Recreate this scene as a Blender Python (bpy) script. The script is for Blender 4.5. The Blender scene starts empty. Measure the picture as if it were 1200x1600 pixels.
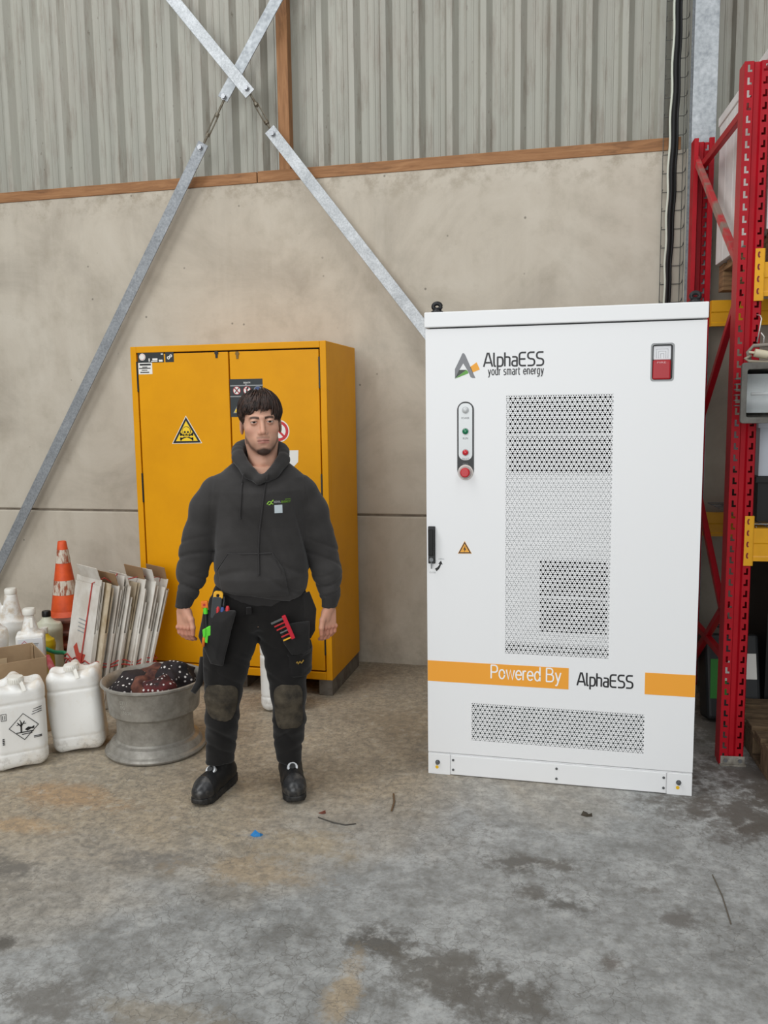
import bpy, bmesh, math, random
import numpy as np
from mathutils import Vector, Matrix
from mathutils.bvhtree import BVHTree

random.seed(7)
scene = bpy.context.scene
COL = scene.collection
PI = math.pi

# ------------------------------------------------------------------ camera
YAW, PITCH, ROLL, FPX, CAMH = math.radians(13.3576), math.radians(6.9419), math.radians(-0.73241), 1314.64, 1.62
_F = Vector((-math.sin(YAW) * math.cos(PITCH), math.cos(YAW) * math.cos(PITCH), -math.sin(PITCH)))
_R0 = _F.cross(Vector((0, 0, 1))).normalized()
_U0 = _R0.cross(_F)
_R = _R0 * math.cos(ROLL) + _U0 * math.sin(ROLL)
_U = _U0 * math.cos(ROLL) - _R0 * math.sin(ROLL)
CAM = Vector((0, 0, CAMH))
camd = bpy.data.cameras.new('camera')
camd.sensor_fit = 'HORIZONTAL'
camd.sensor_width = 36.0
camd.lens = 36.0 * FPX / 1200.0
camd.clip_start = 0.05
cam = bpy.data.objects.new('camera', camd)
cam.matrix_world = Matrix(((_R.x, _U.x, -_F.x, CAM.x), (_R.y, _U.y, -_F.y, CAM.y), (_R.z, _U.z, -_F.z, CAM.z), (0, 0, 0, 1)))
COL.objects.link(cam)
scene.camera = cam

# ------------------------------------------------------------------ world, daylight, exposure
world = bpy.data.worlds.new('world')
scene.world = world
world.use_nodes = True
world.node_tree.nodes['Background'].inputs[0].default_value = (0.93, 0.97, 1.0, 1)
world.node_tree.nodes['Background'].inputs[1].default_value = 0.13

def area_light(name, loc, target, sx, sy, power, col):
    d = bpy.data.lights.new(name, 'AREA')
    d.shape = 'RECTANGLE'; d.size = sx; d.size_y = sy; d.energy = power; d.color = col
    o = bpy.data.objects.new(name, d)
    o.location = loc
    o.rotation_euler = (Vector(target) - Vector(loc)).to_track_quat('-Z', 'Y').to_euler()
    COL.objects.link(o)
    return o
# the hall's open roller door behind the photographer, and the roof's two skylight strips
area_light('door_daylight', (-1.6, -5.6, 2.9), (-0.8, 4.5, 1.6), 6.5, 4.6, 400, (0.97, 0.99, 1.0))
area_light('skylight_strip', (-4.2, 0.6, 6.8), (-2.2, 3.6, 0), 2.4, 8.5, 320, (0.97, 0.99, 1.0))
area_light('skylight_strip', (2.6, 0.6, 6.8), (-0.6, 3.8, 0.6), 2.4, 8.5, 170, (0.97, 0.99, 1.0))

vs = scene.view_settings
vs.view_transform = 'Standard'; vs.look = 'None'; vs.gamma = 1.0; vs.use_curve_mapping = False
vs.exposure = 0.02

# ------------------------------------------------------------------ photo helpers: a pixel and a known depth give a real point
def ray(px, py):
    return _F * FPX + _R * (px - 600) + _U * (800 - py)
def at(px, py, Y):
    d = ray(px, py); return CAM + d * (Y / d.y)
def atz(px, py, z=0.0):
    d = ray(px, py); return CAM + d * ((z - CAMH) / d.z)

# ------------------------------------------------------------------ tagging
def tag(o, label=None, cat=None, group=None, kind=None):
    if label: o['label'] = label
    if cat: o['category'] = cat
    if group: o['group'] = group
    if kind: o['kind'] = kind
    return o
def empty(name, loc=(0, 0, 0), rz=0.0):
    o = bpy.data.objects.new(name, None)
    o.empty_display_size = 0.1
    o.location = loc; o.rotation_euler = (0, 0, rz)
    COL.objects.link(o)
    return o
def thing(name, label, cat, loc=(0, 0, 0), rz=0.0, group=None):
    return tag(empty(name, loc, rz), label, cat, group)
def copy_tree(o, parent=None):
    c = o.copy(); COL.objects.link(c); c.parent = parent
    for ch in list(o.children): copy_tree(ch, c)
    return c

# ------------------------------------------------------------------ materials
def lin(c):
    r = []
    for v in c[:3]:
        v = v / 255.0
        r.append(v / 12.92 if v <= 0.04045 else ((v + 0.055) / 1.055) ** 2.4)
    return (r[0], r[1], r[2], 1.0)
def nod(nt, t, **kw):
    n = nt.nodes.new(t)
    for k, v in kw.items(): setattr(n, k, v)
    return n
def newmat(name):
    m = bpy.data.materials.new(name); m.use_nodes = True
    nt = m.node_tree
    return m, nt, nt.nodes['Principled BSDF']
def noise(nt, vec, scale, detail=4, rough=0.55, dist=0.0):
    n = nod(nt, 'ShaderNodeTexNoise')
    n.inputs['Scale'].default_value = scale; n.inputs['Detail'].default_value = detail
    n.inputs['Roughness'].default_value = rough; n.inputs['Distortion'].default_value = dist
    nt.links.new(vec, n.inputs['Vector'])
    return n.outputs['Fac']
def ramp(nt, fac, stops):
    n = nod(nt, 'ShaderNodeValToRGB')
    el = n.color_ramp.elements
    while len(el) < len(stops): el.new(0.5)
    for e, (p, c) in zip(el, stops):
        e.position = p; e.color = c if len(c) == 4 else (c[0], c[1], c[2], 1)
    nt.links.new(fac, n.inputs['Fac'])
    return n.outputs['Color']
def mix(nt, fac, a, b, mode='MIX'):
    n = nod(nt, 'ShaderNodeMix', data_type='RGBA', blend_type=mode)
    for sock, val in ((n.inputs[0], fac), (n.inputs[6], a), (n.inputs[7], b)):
        if hasattr(val, 'default_value') or hasattr(val, 'is_linked'): nt.links.new(val, sock)
        else: sock.default_value = val
    return n.outputs[2]
def mth(nt, op, a, b=None, clamp=False):
    n = nod(nt, 'ShaderNodeMath', operation=op); n.use_clamp = clamp
    for i, v in enumerate((a, b)):
        if v is None: continue
        if isinstance(v, (int, float)): n.inputs[i].default_value = v
        else: nt.links.new(v, n.inputs[i])
    return n.outputs[0]
def coords(nt, scale=None, loc=None):
    tc = nod(nt, 'ShaderNodeTexCoord').outputs['Object']
    if scale is None and loc is None: return tc
    mp = nod(nt, 'ShaderNodeMapping')
    if scale: mp.inputs['Scale'].default_value = scale
    if loc: mp.inputs['Location'].default_value = loc
    nt.links.new(tc, mp.inputs['Vector'])
    return mp.outputs['Vector']
def bump(nt, bsdf, h, strength=0.3, dist=0.01):
    n = nod(nt, 'ShaderNodeBump')
    n.inputs['Strength'].default_value = strength; n.inputs['Distance'].default_value = dist
    nt.links.new(h, n.inputs['Height']); nt.links.new(n.outputs['Normal'], bsdf.inputs['Normal'])
MATS = {}
def M(name, c=(200, 200, 200), rough=0.5, metal=0.0, c2=None, vscale=8.0, lo=0.4, hi=0.65, bscale=0, bstr=0.2, bdist=0.004, stretch=None, trans=0.0, coat=0.0, spec=None, detail=5):
    if name in MATS: return MATS[name]
    m, nt, b = newmat(name)
    b.inputs['Roughness'].default_value = rough; b.inputs['Metallic'].default_value = metal
    if trans: b.inputs['Transmission Weight'].default_value = trans
    if coat: b.inputs['Coat Weight'].default_value = coat
    if spec is not None: b.inputs['Specular IOR Level'].default_value = spec
    b.inputs['Base Color'].default_value = lin(c)
    m.diffuse_color = lin(c)
    if c2 or bscale:
        v = coords(nt, stretch)
    if c2:
        f = noise(nt, v, vscale, detail, 0.6)
        nt.links.new(ramp(nt, f, [(lo, lin(c)), (hi, lin(c2))]), b.inputs['Base Color'])
    if bscale:
        bump(nt, b, noise(nt, v, bscale, 4, 0.6), bstr, bdist)
    MATS[name] = m
    return m

# ------------------------------------------------------------------ mesh building
class MB:
    def __init__(self): self.v = []; self.f = []; self.mi = []; self.cur = 0
    def add(self, vs, fs):
        n = len(self.v)
        self.v += [tuple(p) for p in vs]
        for f in fs: self.f.append(tuple(i + n for i in f)); self.mi.append(self.cur)
        return self
    def hexa(self, p):   # 8 points: bottom 4 ccw, top 4 ccw
        return self.add(p, [(3, 2, 1, 0), (4, 5, 6, 7), (0, 1, 5, 4), (1, 2, 6, 5), (2, 3, 7, 6), (3, 0, 4, 7)])
    def box(self, x0, x1, y0, y1, z0, z1):
        return self.hexa([(x0, y0, z0), (x1, y0, z0), (x1, y1, z0), (x0, y1, z0), (x0, y0, z1), (x1, y0, z1), (x1, y1, z1), (x0, y1, z1)])
    def obox(self, c, ax, ay, az, hx, hy, hz):
        c = Vector(c); ax = Vector(ax).normalized() * hx; ay = Vector(ay).normalized() * hy; az = Vector(az).normalized() * hz
        return self.hexa([c - ax - ay - az, c + ax - ay - az, c + ax + ay - az, c - ax + ay - az, c - ax - ay + az, c + ax - ay + az, c + ax + ay + az, c - ax + ay + az])
    def bar(self, a, b, w, t, nrm=(0, -1, 0)):   # flat bar from a to b, width w, thickness t along nrm
        a = Vector(a); b = Vector(b); d = (b - a); L = d.length; d.normalize()
        n = Vector(nrm); n = (n - d * n.dot(d)).normalized(); s = d.cross(n)
        return self.obox((a + b) / 2, s, n, d, w / 2, t / 2, L / 2)
    def tube(self, pts, r, n=8, caps=True):
        pts = [Vector(p) for p in pts]; R = r if isinstance(r, (list, tuple)) else [r] * len(pts)
        t = (pts[1] - pts[0]).normalized(); ref = Vector((0, 0, 1)) if abs(t.z) < 0.9 else Vector((1, 0, 0))
        u = t.cross(ref).normalized(); vs = []
        for i, p in enumerate(pts):
            if i == 0: t2 = pts[1] - p
            elif i == len(pts) - 1: t2 = p - pts[i - 1]
            else: t2 = pts[i + 1] - pts[i - 1]
            t2.normalize(); u = (u - t2 * u.dot(t2)).normalized(); w = t2.cross(u)
            for k in range(n):
                a = 2 * PI * k / n; vs.append(p + (u * math.cos(a) + w * math.sin(a)) * R[i])
        fs = []
        for i in range(len(pts) - 1):
            for k in range(n):
                k2 = (k + 1) % n; fs.append((i * n + k, i * n + k2, (i + 1) * n + k2, (i + 1) * n + k))
        if caps:
            fs.append(tuple(range(n - 1, -1, -1))); m = (len(pts) - 1) * n; fs.append(tuple(range(m, m + n)))
        return self.add(vs, fs)
    def lathe(self, prof, n=32, o=(0, 0, 0), closed=False):
        ox, oy, oz = o; vs = []
        for r, z in prof:
            for k in range(n):
                a = 2 * PI * k / n; vs.append((ox + r * math.cos(a), oy + r * math.sin(a), oz + z))
        fs = []; m = len(prof)
        for i in range(m if closed else m - 1):
            j = (i + 1) % m
            for k in range(n):
                k2 = (k + 1) % n; fs.append((i * n + k, i * n + k2, j * n + k2, j * n + k))
        if not closed:
            if prof[0][0] > 1e-6: fs.append(tuple(range(n - 1, -1, -1)))
            if prof[-1][0] > 1e-6: fs.append(tuple(range((m - 1) * n, m * n)))
        return self.add(vs, fs)
    def prism(self, poly, y0, y1):   # poly in (x, z), front at y0
        n = len(poly)
        vs = [(x, y0, z) for x, z in poly] + [(x, y1, z) for x, z in poly]
        A = sum(poly[i][0] * poly[(i + 1) % n][1] - poly[(i + 1) % n][0] * poly[i][1] for i in range(n))
        idx = list(range(n)) if A > 0 else list(range(n - 1, -1, -1))
        fs = [tuple(idx), tuple(i + n for i in reversed(idx))]
        for i in range(n):
            a, b = idx[i], idx[(i + 1) % n]; fs.append((b, a, a + n, b + n))
        return self.add(vs, fs)
    def disc(self, x, z, r, y0, y1, n=24):   # short cylinder along y
        return self.prism([(x + r * math.cos(2 * PI * k / n), z + r * math.sin(2 * PI * k / n)) for k in range(n)], y0, y1)
    def build(self, name, mat, parent=None, smooth=False, bevel=0, seg=2, auto=None):
        me = bpy.data.meshes.new(name)
        me.from_pydata(self.v, [], self.f)
        mats = mat if isinstance(mat, (list, tuple)) else [mat]
        for m in mats: me.materials.append(m)
        if len(mats) > 1: me.polygons.foreach_set('material_index', self.mi)
        if smooth or auto is not None:
            me.polygons.foreach_set('use_smooth', [True] * len(me.polygons))
            if auto is not None: me.set_sharp_from_angle(angle=math.radians(auto))
        me.update()
        o = bpy.data.objects.new(name, me); COL.objects.link(o)
        if parent: o.parent = parent
        if bevel:
            b = o.modifiers.new('bevel', 'BEVEL'); b.width = bevel; b.segments = seg; b.limit_method = 'ANGLE'; b.angle_limit = math.radians(40)
        return o
def rrect(x0, x1, z0, z1, r, n=6):
    out = []
    for cx, cz, a0 in ((x1 - r, z1 - r, 0), (x0 + r, z1 - r, 90), (x0 + r, z0 + r, 180), (x1 - r, z0 + r, 270)):
        for k in range(n + 1):
            a = math.radians(a0 + 90 * k / n); out.append((cx + r * math.cos(a), cz + r * math.sin(a)))
    return out
def ring_poly(mb, outer, inner, y0, y1):   # outline strip between two closed loops of equal length, with thickness
    n = len(outer)
    vs = [(x, y0, z) for x, z in outer] + [(x, y0, z) for x, z in inner] + [(x, y1, z) for x, z in outer] + [(x, y1, z) for x, z in inner]
    fs = []
    for i in range(n):
        j = (i + 1) % n
        fs += [(i, j, n + j, n + i), (2 * n + j, 2 * n + i, 3 * n + i, 3 * n + j), (j, i, 2 * n + i, 2 * n + j), (n + i, n + j, 3 * n + j, 3 * n + i)]
    return mb.add(vs, fs)
def text_mesh(body, size, extrude=0.0004, shear=0.0, bold=0.0, spacing=1.0):
    cu = bpy.data.curves.new('lettering', 'FONT'); cu.body = body; cu.size = size; cu.extrude = extrude; cu.shear = shear; cu.offset = bold; cu.space_character = spacing
    cu.resolution_u = 4
    o = bpy.data.objects.new('lettering', cu); COL.objects.link(o)
    dg = bpy.context.evaluated_depsgraph_get()
    me = bpy.data.meshes.new_from_object(o.evaluated_get(dg))
    bpy.data.objects.remove(o); bpy.data.curves.remove(cu)
    return me
def text(name, body, x0, x1, z0, y, mat, parent, hscale=1.0, shear=0.0, bold=0.0, height=None, spacing=1.0, rot=0.0):
    # lettering lying on a plane facing -y: fitted between x0 and x1 with its lowest point at z0
    me = text_mesh(body, 1.0, 0, shear, bold, spacing)
    n = len(me.vertices); co = np.empty(n * 3); me.vertices.foreach_get('co', co); co = co.reshape(-1, 3)
    mn = co.min(0); mx = co.max(0)
    s = (x1 - x0) / (mx[0] - mn[0]); sz = s * hscale if height is None else height / (mx[1] - mn[1])
    X = (co[:, 0] - mn[0]) * s; Z = (co[:, 1] - mn[1]) * sz
    if rot:
        c, sn = math.cos(rot), math.sin(rot); X, Z = X * c - Z * sn, X * sn + Z * c
    out = np.stack([x0 + X, np.full(n, y), z0 + Z], 1)
    me.vertices.foreach_set('co', out.ravel().astype(np.float32))
    me.materials.clear(); me.materials.append(mat); me.update(); me.name = name
    o = bpy.data.objects.new(name, me); COL.objects.link(o)
    if parent: o.parent = parent
    return o

# ------------------------------------------------------------------ soft shapes: distance fields turned into meshes
def smin(a, b, k):
    h = np.clip(0.5 + 0.5 * (b - a) / k, 0, 1)
    return b + (a - b) * h - k * h * (1 - h)
def smax(a, b, k): return -smin(-a, -b, k)
def s_sph(P, c, r): return np.sqrt((P[0] - c[0]) ** 2 + (P[1] - c[1]) ** 2 + (P[2] - c[2]) ** 2) - r
def s_ell(P, c, r):
    x, y, z = (P[0] - c[0]) / r[0], (P[1] - c[1]) / r[1], (P[2] - c[2]) / r[2]
    k0 = np.sqrt(x * x + y * y + z * z); k1 = np.sqrt((x / r[0]) ** 2 + (y / r[1]) ** 2 + (z / r[2]) ** 2) + 1e-9
    return k0 * (k0 - 1) / k1
def s_cap(P, a, b, ra, rb=None):
    rb = ra if rb is None else rb
    ba = np.array(b, float) - np.array(a, float); L = float(ba @ ba) + 1e-12
    px, py, pz = P[0] - a[0], P[1] - a[1], P[2] - a[2]
    t = np.clip((px * ba[0] + py * ba[1] + pz * ba[2]) / L, 0, 1)
    return np.sqrt((px - t * ba[0]) ** 2 + (py - t * ba[1]) ** 2 + (pz - t * ba[2]) ** 2) - (ra + (rb - ra) * t)
def s_chain(P, pts, rs, k=0.02):
    d = None
    for i in range(len(pts) - 1):
        e = s_cap(P, pts[i], pts[i + 1], rs[i], rs[i + 1])
        d = e if d is None else smin(d, e, k)
    return d
def s_box(P, c, h, r=0.0):
    x = np.abs(P[0] - c[0]) - h[0] + r; y = np.abs(P[1] - c[1]) - h[1] + r; z = np.abs(P[2] - c[2]) - h[2] + r
    return np.sqrt(np.maximum(x, 0) ** 2 + np.maximum(y, 0) ** 2 + np.maximum(z, 0) ** 2) + np.minimum(np.maximum(x, np.maximum(y, z)), 0) - r
def s_loft(P, zs, cx, cy, w, d, n=2.3):
    o = np.argsort(zs); zs = np.array(zs, float)[o]
    z = P[2]
    g = lambda a: np.interp(z, zs, np.array(a, float)[o])
    W, D = g(w), g(d)
    q = (np.abs((P[0] - g(cx)) / W) ** n + np.abs((P[1] - g(cy)) / D) ** n) ** (1.0 / n)
    return np.maximum((q - 1) * np.minimum(W, D), np.maximum(zs[0] - z, z - zs[-1]))
def wav(P, f, seed=0, st=(1, 1, 1)):   # smooth wobble in [-1, 1]
    rg = np.random.RandomState(seed); s = 0
    for i in range(5):
        v = rg.normal(size=3); v /= np.linalg.norm(v); ph = rg.uniform(0, 6.28); ff = f * rg.uniform(0.6, 1.5)
        s = s + np.sin(ff * (P[0] * v[0] * st[0] + P[1] * v[1] * st[1] + P[2] * v[2] * st[2]) + ph)
    return s / 3.2
def grid(b, h):
    ax = [np.arange(b[2 * i], b[2 * i + 1] + h, h) for i in range(3)]
    return (ax[0][:, None, None], ax[1][None, :, None], ax[2][None, None, :])
def surface(F, o, h):
    nx, ny, nz = F.shape; S = F < 0
    cor = [(i, j, k) for i in (0, 1) for j in (0, 1) for k in (0, 1)]
    sl = lambda A, c: A[c[0]:nx - 1 + c[0], c[1]:ny - 1 + c[1], c[2]:nz - 1 + c[2]]
    cnt = sum(sl(S, c).astype(np.int8) for c in cor)
    act = (cnt > 0) & (cnt < 8)
    I = np.argwhere(act); n = len(I)
    idx = np.full(act.shape, -1, np.int64); idx[act] = np.arange(n)
    fc = {c: F[I[:, 0] + c[0], I[:, 1] + c[1], I[:, 2] + c[2]] for c in cor}
    pos = np.zeros((n, 3)); num = np.zeros(n)
    for a in cor:
        for k in range(3):
            if a[k] == 0:
                b = list(a); b[k] = 1; b = tuple(b); fa, fb = fc[a], fc[b]
                cr = (fa < 0) != (fb < 0); t = np.where(cr, fa / np.where(cr, fa - fb, 1), 0)
                p = np.array(a, float)[None, :].repeat(n, 0); p[:, k] += t
                pos += p * cr[:, None]; num += cr
    V = (I + pos / num[:, None]) * h + np.array(o)
    Q = []
    for k in range(3):
        u, v = (k + 1) % 3, (k + 2) % 3
        a = [slice(None)] * 3; b = [slice(None)] * 3
        a[k] = slice(0, -1); b[k] = slice(1, None)
        s0, s1 = S[tuple(a)], S[tuple(b)]
        E = np.argwhere(s0 != s1)
        E = E[(E[:, u] > 0) & (E[:, v] > 0) & (E[:, u] < F.shape[u] - 1) & (E[:, v] < F.shape[v] - 1)]
        if not len(E): continue
        def cell(du, dv):
            C = E.copy(); C[:, u] += du; C[:, v] += dv; return idx[C[:, 0], C[:, 1], C[:, 2]]
        q = np.stack([cell(-1, -1), cell(0, -1), cell(0, 0), cell(-1, 0)], 1)
        fl = ~s0[E[:, 0], E[:, 1], E[:, 2]]
        q[fl] = q[fl][:, ::-1]
        Q.append(q)
    Q = np.concatenate(Q); Q = Q[(Q >= 0).all(1)]
    return V, Q
def np_mesh(name, V, Q, mat, parent=None, colors=None, smooth=True):
    me = bpy.data.meshes.new(name)
    me.vertices.add(len(V)); me.vertices.foreach_set('co', V.astype(np.float32).ravel())
    me.loops.add(len(Q) * 4); me.loops.foreach_set('vertex_index', Q.astype(np.int32).ravel())
    me.polygons.add(len(Q)); me.polygons.foreach_set('loop_start', np.arange(0, len(Q) * 4, 4, dtype=np.int32))
    me.polygons.foreach_set('use_smooth', np.ones(len(Q), bool))
    me.update(calc_edges=True); me.validate()
    me.materials.append(mat)
    if colors is not None:
        ca = me.color_attributes.new('Col', 'FLOAT_COLOR', 'POINT')
        c4 = np.ones((len(V), 4), np.float32); c4[:, :3] = colors
        ca.data.foreach_set('color', c4.ravel())
    o = bpy.data.objects.new(name, me); COL.objects.link(o)
    if parent: o.parent = parent
    return o
def soft(name, fn, b, h, mat, parent=None, colfn=None):
    P = grid(b, h)
    F = np.broadcast_to(fn(P), (P[0].shape[0], P[1].shape[1], P[2].shape[2])).astype(np.float64)
    V, Q = surface(F, (b[0], b[2], b[4]), h)
    return np_mesh(name, V, Q, mat, parent, None if colfn is None else colfn(V))
def vcol_mat(name, rough=0.6, bscale=0, bstr=0.2, bdist=0.002, spec=0.4, sss=0.0):
    m, nt, b = newmat(name)
    a = nod(nt, 'ShaderNodeAttribute'); a.attribute_name = 'Col'
    nt.links.new(a.outputs['Color'], b.inputs['Base Color'])
    b.inputs['Roughness'].default_value = rough; b.inputs['Specular IOR Level'].default_value = spec
    if sss: b.inputs['Subsurface Weight'].default_value = sss; b.inputs['Subsurface Radius'].default_value = (0.012, 0.005, 0.003); b.inputs['Subsurface Scale'].default_value = 0.4
    if bscale: bump(nt, b, noise(nt, coords(nt), bscale, 3), bstr, bdist)
    return m
L3 = lambda *c: np.array(lin(c)[:3])

# ================================================================== the setting
WY = 5.117          # inner face of the concrete wall
ZT = 3.03           # top of the concrete panels
ZJ = 0.958          # joint between the panels

# ---- floor
def floor_mat():
    m, nt, b = newmat('worn_concrete_floor')
    v = coords(nt)
    big = noise(nt, v, 0.9, 5, 0.6, 0.4); mid = noise(nt, v, 4.0, 8, 0.68, 0.2); fine = noise(nt, v, 42.0, 5, 0.72); det = noise(nt, v, 18.0, 7, 0.75, 0.1)
    base = ramp(nt, mid, [(0.28, lin((112, 112, 109))), (0.48, lin((148, 149, 147))), (0.72, lin((178, 179, 177)))])
    sx = nod(nt, 'ShaderNodeSeparateXYZ'); nt.links.new(v, sx.inputs[0])
    X, Y = sx.outputs[0], sx.outputs[1]
    # beige dust: strong towards the back and the left, fading over the trodden middle
    dl = mth(nt, 'MULTIPLY', mth(nt, 'SUBTRACT', Y, 2.55), 0.9)
    dx = mth(nt, 'MULTIPLY', mth(nt, 'ADD', X, 0.85), -0.75)
    d = mth(nt, 'ADD', mth(nt, 'ADD', dl, dx), mth(nt, 'MULTIPLY', mth(nt, 'SUBTRACT', big, 0.5), 3.2))
    dust = mth(nt, 'MULTIPLY', mth(nt, 'MULTIPLY', d, 1.0, True), mth(nt, 'ADD', mth(nt, 'MULTIPLY', mid, 0.9), 0.25), True)
    dustc = ramp(nt, fine, [(0.3, lin((148, 130, 102))), (0.7, lin((184, 165, 134)))])
    c = mix(nt, dust, base, dustc)
    def blob(cx, cy, rx, ry, col, amt, c, wob=1.0):
        dx = mth(nt, 'DIVIDE', mth(nt, 'SUBTRACT', X, cx), rx); dy = mth(nt, 'DIVIDE', mth(nt, 'SUBTRACT', Y, cy), ry)
        r = mth(nt, 'SQRT', mth(nt, 'ADD', mth(nt, 'MULTIPLY', dx, dx), mth(nt, 'MULTIPLY', dy, dy)))
        r = mth(nt, 'ADD', r, mth(nt, 'ADD', mth(nt, 'MULTIPLY', mth(nt, 'SUBTRACT', mid, 0.5), 3.0 * wob), mth(nt, 'MULTIPLY', mth(nt, 'SUBTRACT', det, 0.5), 2.4)))
        f = mth(nt, 'MULTIPLY', mth(nt, 'MULTIPLY', mth(nt, 'SUBTRACT', 1.0, r), 1.5, True), amt, True)
        return mix(nt, f, c, lin(col))
    for px, py, rx, ry, col, amt in STAINS_AND_SHADE:
        p = atz(px, py); c = blob(p.x, p.y, rx, ry, col, amt, c)
    # dark blotches and crazing cracks
    bl = ramp(nt, noise(nt, v, 2.3, 9, 0.72, 0.3), [(0.60, (0, 0, 0)), (0.72, (1, 1, 1))])
    c = mix(nt, mth(nt, 'MULTIPLY', bl, 0.42), c, lin((92, 88, 82)))
    vo = nod(nt, 'ShaderNodeTexVoronoi', feature='DISTANCE_TO_EDGE'); vo.inputs['Scale'].default_value = 17
    wv = nod(nt, 'ShaderNodeVectorMath', operation='ADD')
    nz = nod(nt, 'ShaderNodeTexNoise'); nz.inputs['Scale'].default_value = 14; nz.inputs['Detail'].default_value = 5; nt.links.new(v, nz.inputs['Vector'])
    sc = nod(nt, 'ShaderNodeVectorMath', operation='SCALE'); sc.inputs['Scale'].default_value = 0.11; nt.links.new(nz.outputs['Color'], sc.inputs[0])
    nt.links.new(v, wv.inputs[0]); nt.links.new(sc.outputs[0], wv.inputs[1]); nt.links.new(wv.outputs[0], vo.inputs['Vector'])
    cr = ramp(nt, vo.outputs['Distance'], [(0.0, (1, 1, 1)), (0.03, (0, 0, 0))])
    msk = ramp(nt, noise(nt, v, 1.7, 3), [(0.38, (0, 0, 0)), (0.55, (1, 1, 1))])
    crk = mth(nt, 'MULTIPLY', cr, msk)
    c = mix(nt, mth(nt, 'MULTIPLY', crk, 0.6), c, lin((92, 88, 82)))
    c = mix(nt, mth(nt, 'MULTIPLY', ramp(nt, fine, [(0.36, (1, 1, 1)), (0.5, (0, 0, 0))]), 0.42), c, lin((104, 100, 93)))
    c = mix(nt, mth(nt, 'MULTIPLY', ramp(nt, det, [(0.38, (1, 1, 1)), (0.54, (0, 0, 0))]), 0.45), c, lin((104, 101, 95)))
    c = mix(nt, mth(nt, 'MULTIPLY', ramp(nt, det, [(0.54, (0, 0, 0)), (0.70, (1, 1, 1))]), 0.38), c, lin((194, 192, 186)))
    nt.links.new(c, b.inputs['Base Color'])
    nt.links.new(ramp(nt, mid, [(0.3, (0.55, 0.55, 0.55)), (0.7, (0.8, 0.8, 0.8))]), b.inputs['Roughness'])
    hb = mth(nt, 'ADD', mth(nt, 'MULTIPLY', fine, 0.5), mth(nt, 'MULTIPLY', crk, -0.6))
    bump(nt, b, hb, 0.35, 0.004)
    return m
STAINS_AND_SHADE = [  # stains, some with painted shade: centre (photo pixel on the floor), size in m, colour, strength
    (585, 1470, 0.13, 0.10, (72, 68, 62), 0.85), (690, 1520, 0.24, 0.16, (92, 87, 79), 0.75), (760, 1560, 0.16, 0.14, (88, 83, 76), 0.75),
    (800, 1350, 0.10, 0.06, (84, 80, 74), 0.8), (870, 1352, 0.08, 0.05, (86, 80, 72), 0.75), (885, 1415, 0.10, 0.06, (74, 70, 64), 0.8), (830, 1395, 0.07, 0.05, (90, 85, 78), 0.7),
    (1060, 1440, 0.07, 0.06, (92, 86, 80), 0.7), (960, 1505, 0.05, 0.04, (96, 86, 78), 0.7), (1015, 1390, 0.06, 0.03, (98, 93, 86), 0.6),
    (270, 1345, 0.34, 0.08, (118, 115, 110), 0.7), (20, 1355, 0.16, 0.07, (92, 89, 84), 0.7), (60, 1560, 0.20, 0.10, (105, 101, 95), 0.6), (5, 1475, 0.05, 0.05, (60, 56, 50), 0.8),
    (1150, 1260, 0.34, 0.30, (78, 70, 62), 0.85), (1190, 1215, 0.40, 0.30, (70, 62, 54), 0.8), (1100, 1130, 0.3, 0.35, (92, 84, 75), 0.7),  # dark stains that also carry the floor shade beside the white cabinet
    (100, 1245, 0.34, 0.12, (176, 142, 102), 0.75), (30, 1290, 0.25, 0.07, (182, 152, 114), 0.7), (540, 1540, 0.05, 0.2, (172, 152, 122), 0.75), (240, 1580, 0.2, 0.06, (150, 136, 112), 0.5),
    (380, 1360, 0.30, 0.09, (180, 158, 126), 0.6), (490, 1320, 0.28, 0.12, (176, 158, 128), 0.6), (395, 1306, 0.09, 0.03, (140, 146, 150), 0.7), (640, 1130, 0.3, 0.3, (150, 132, 106), 0.5),
]
mb = MB(); mb.box(-7.0, 4.2, -6.0, WY + 0.25, -0.12, 0.0)
tag(mb.build('floor', floor_mat()), kind='structure', label='stained grey concrete floor with beige dust and hairline cracks')

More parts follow.
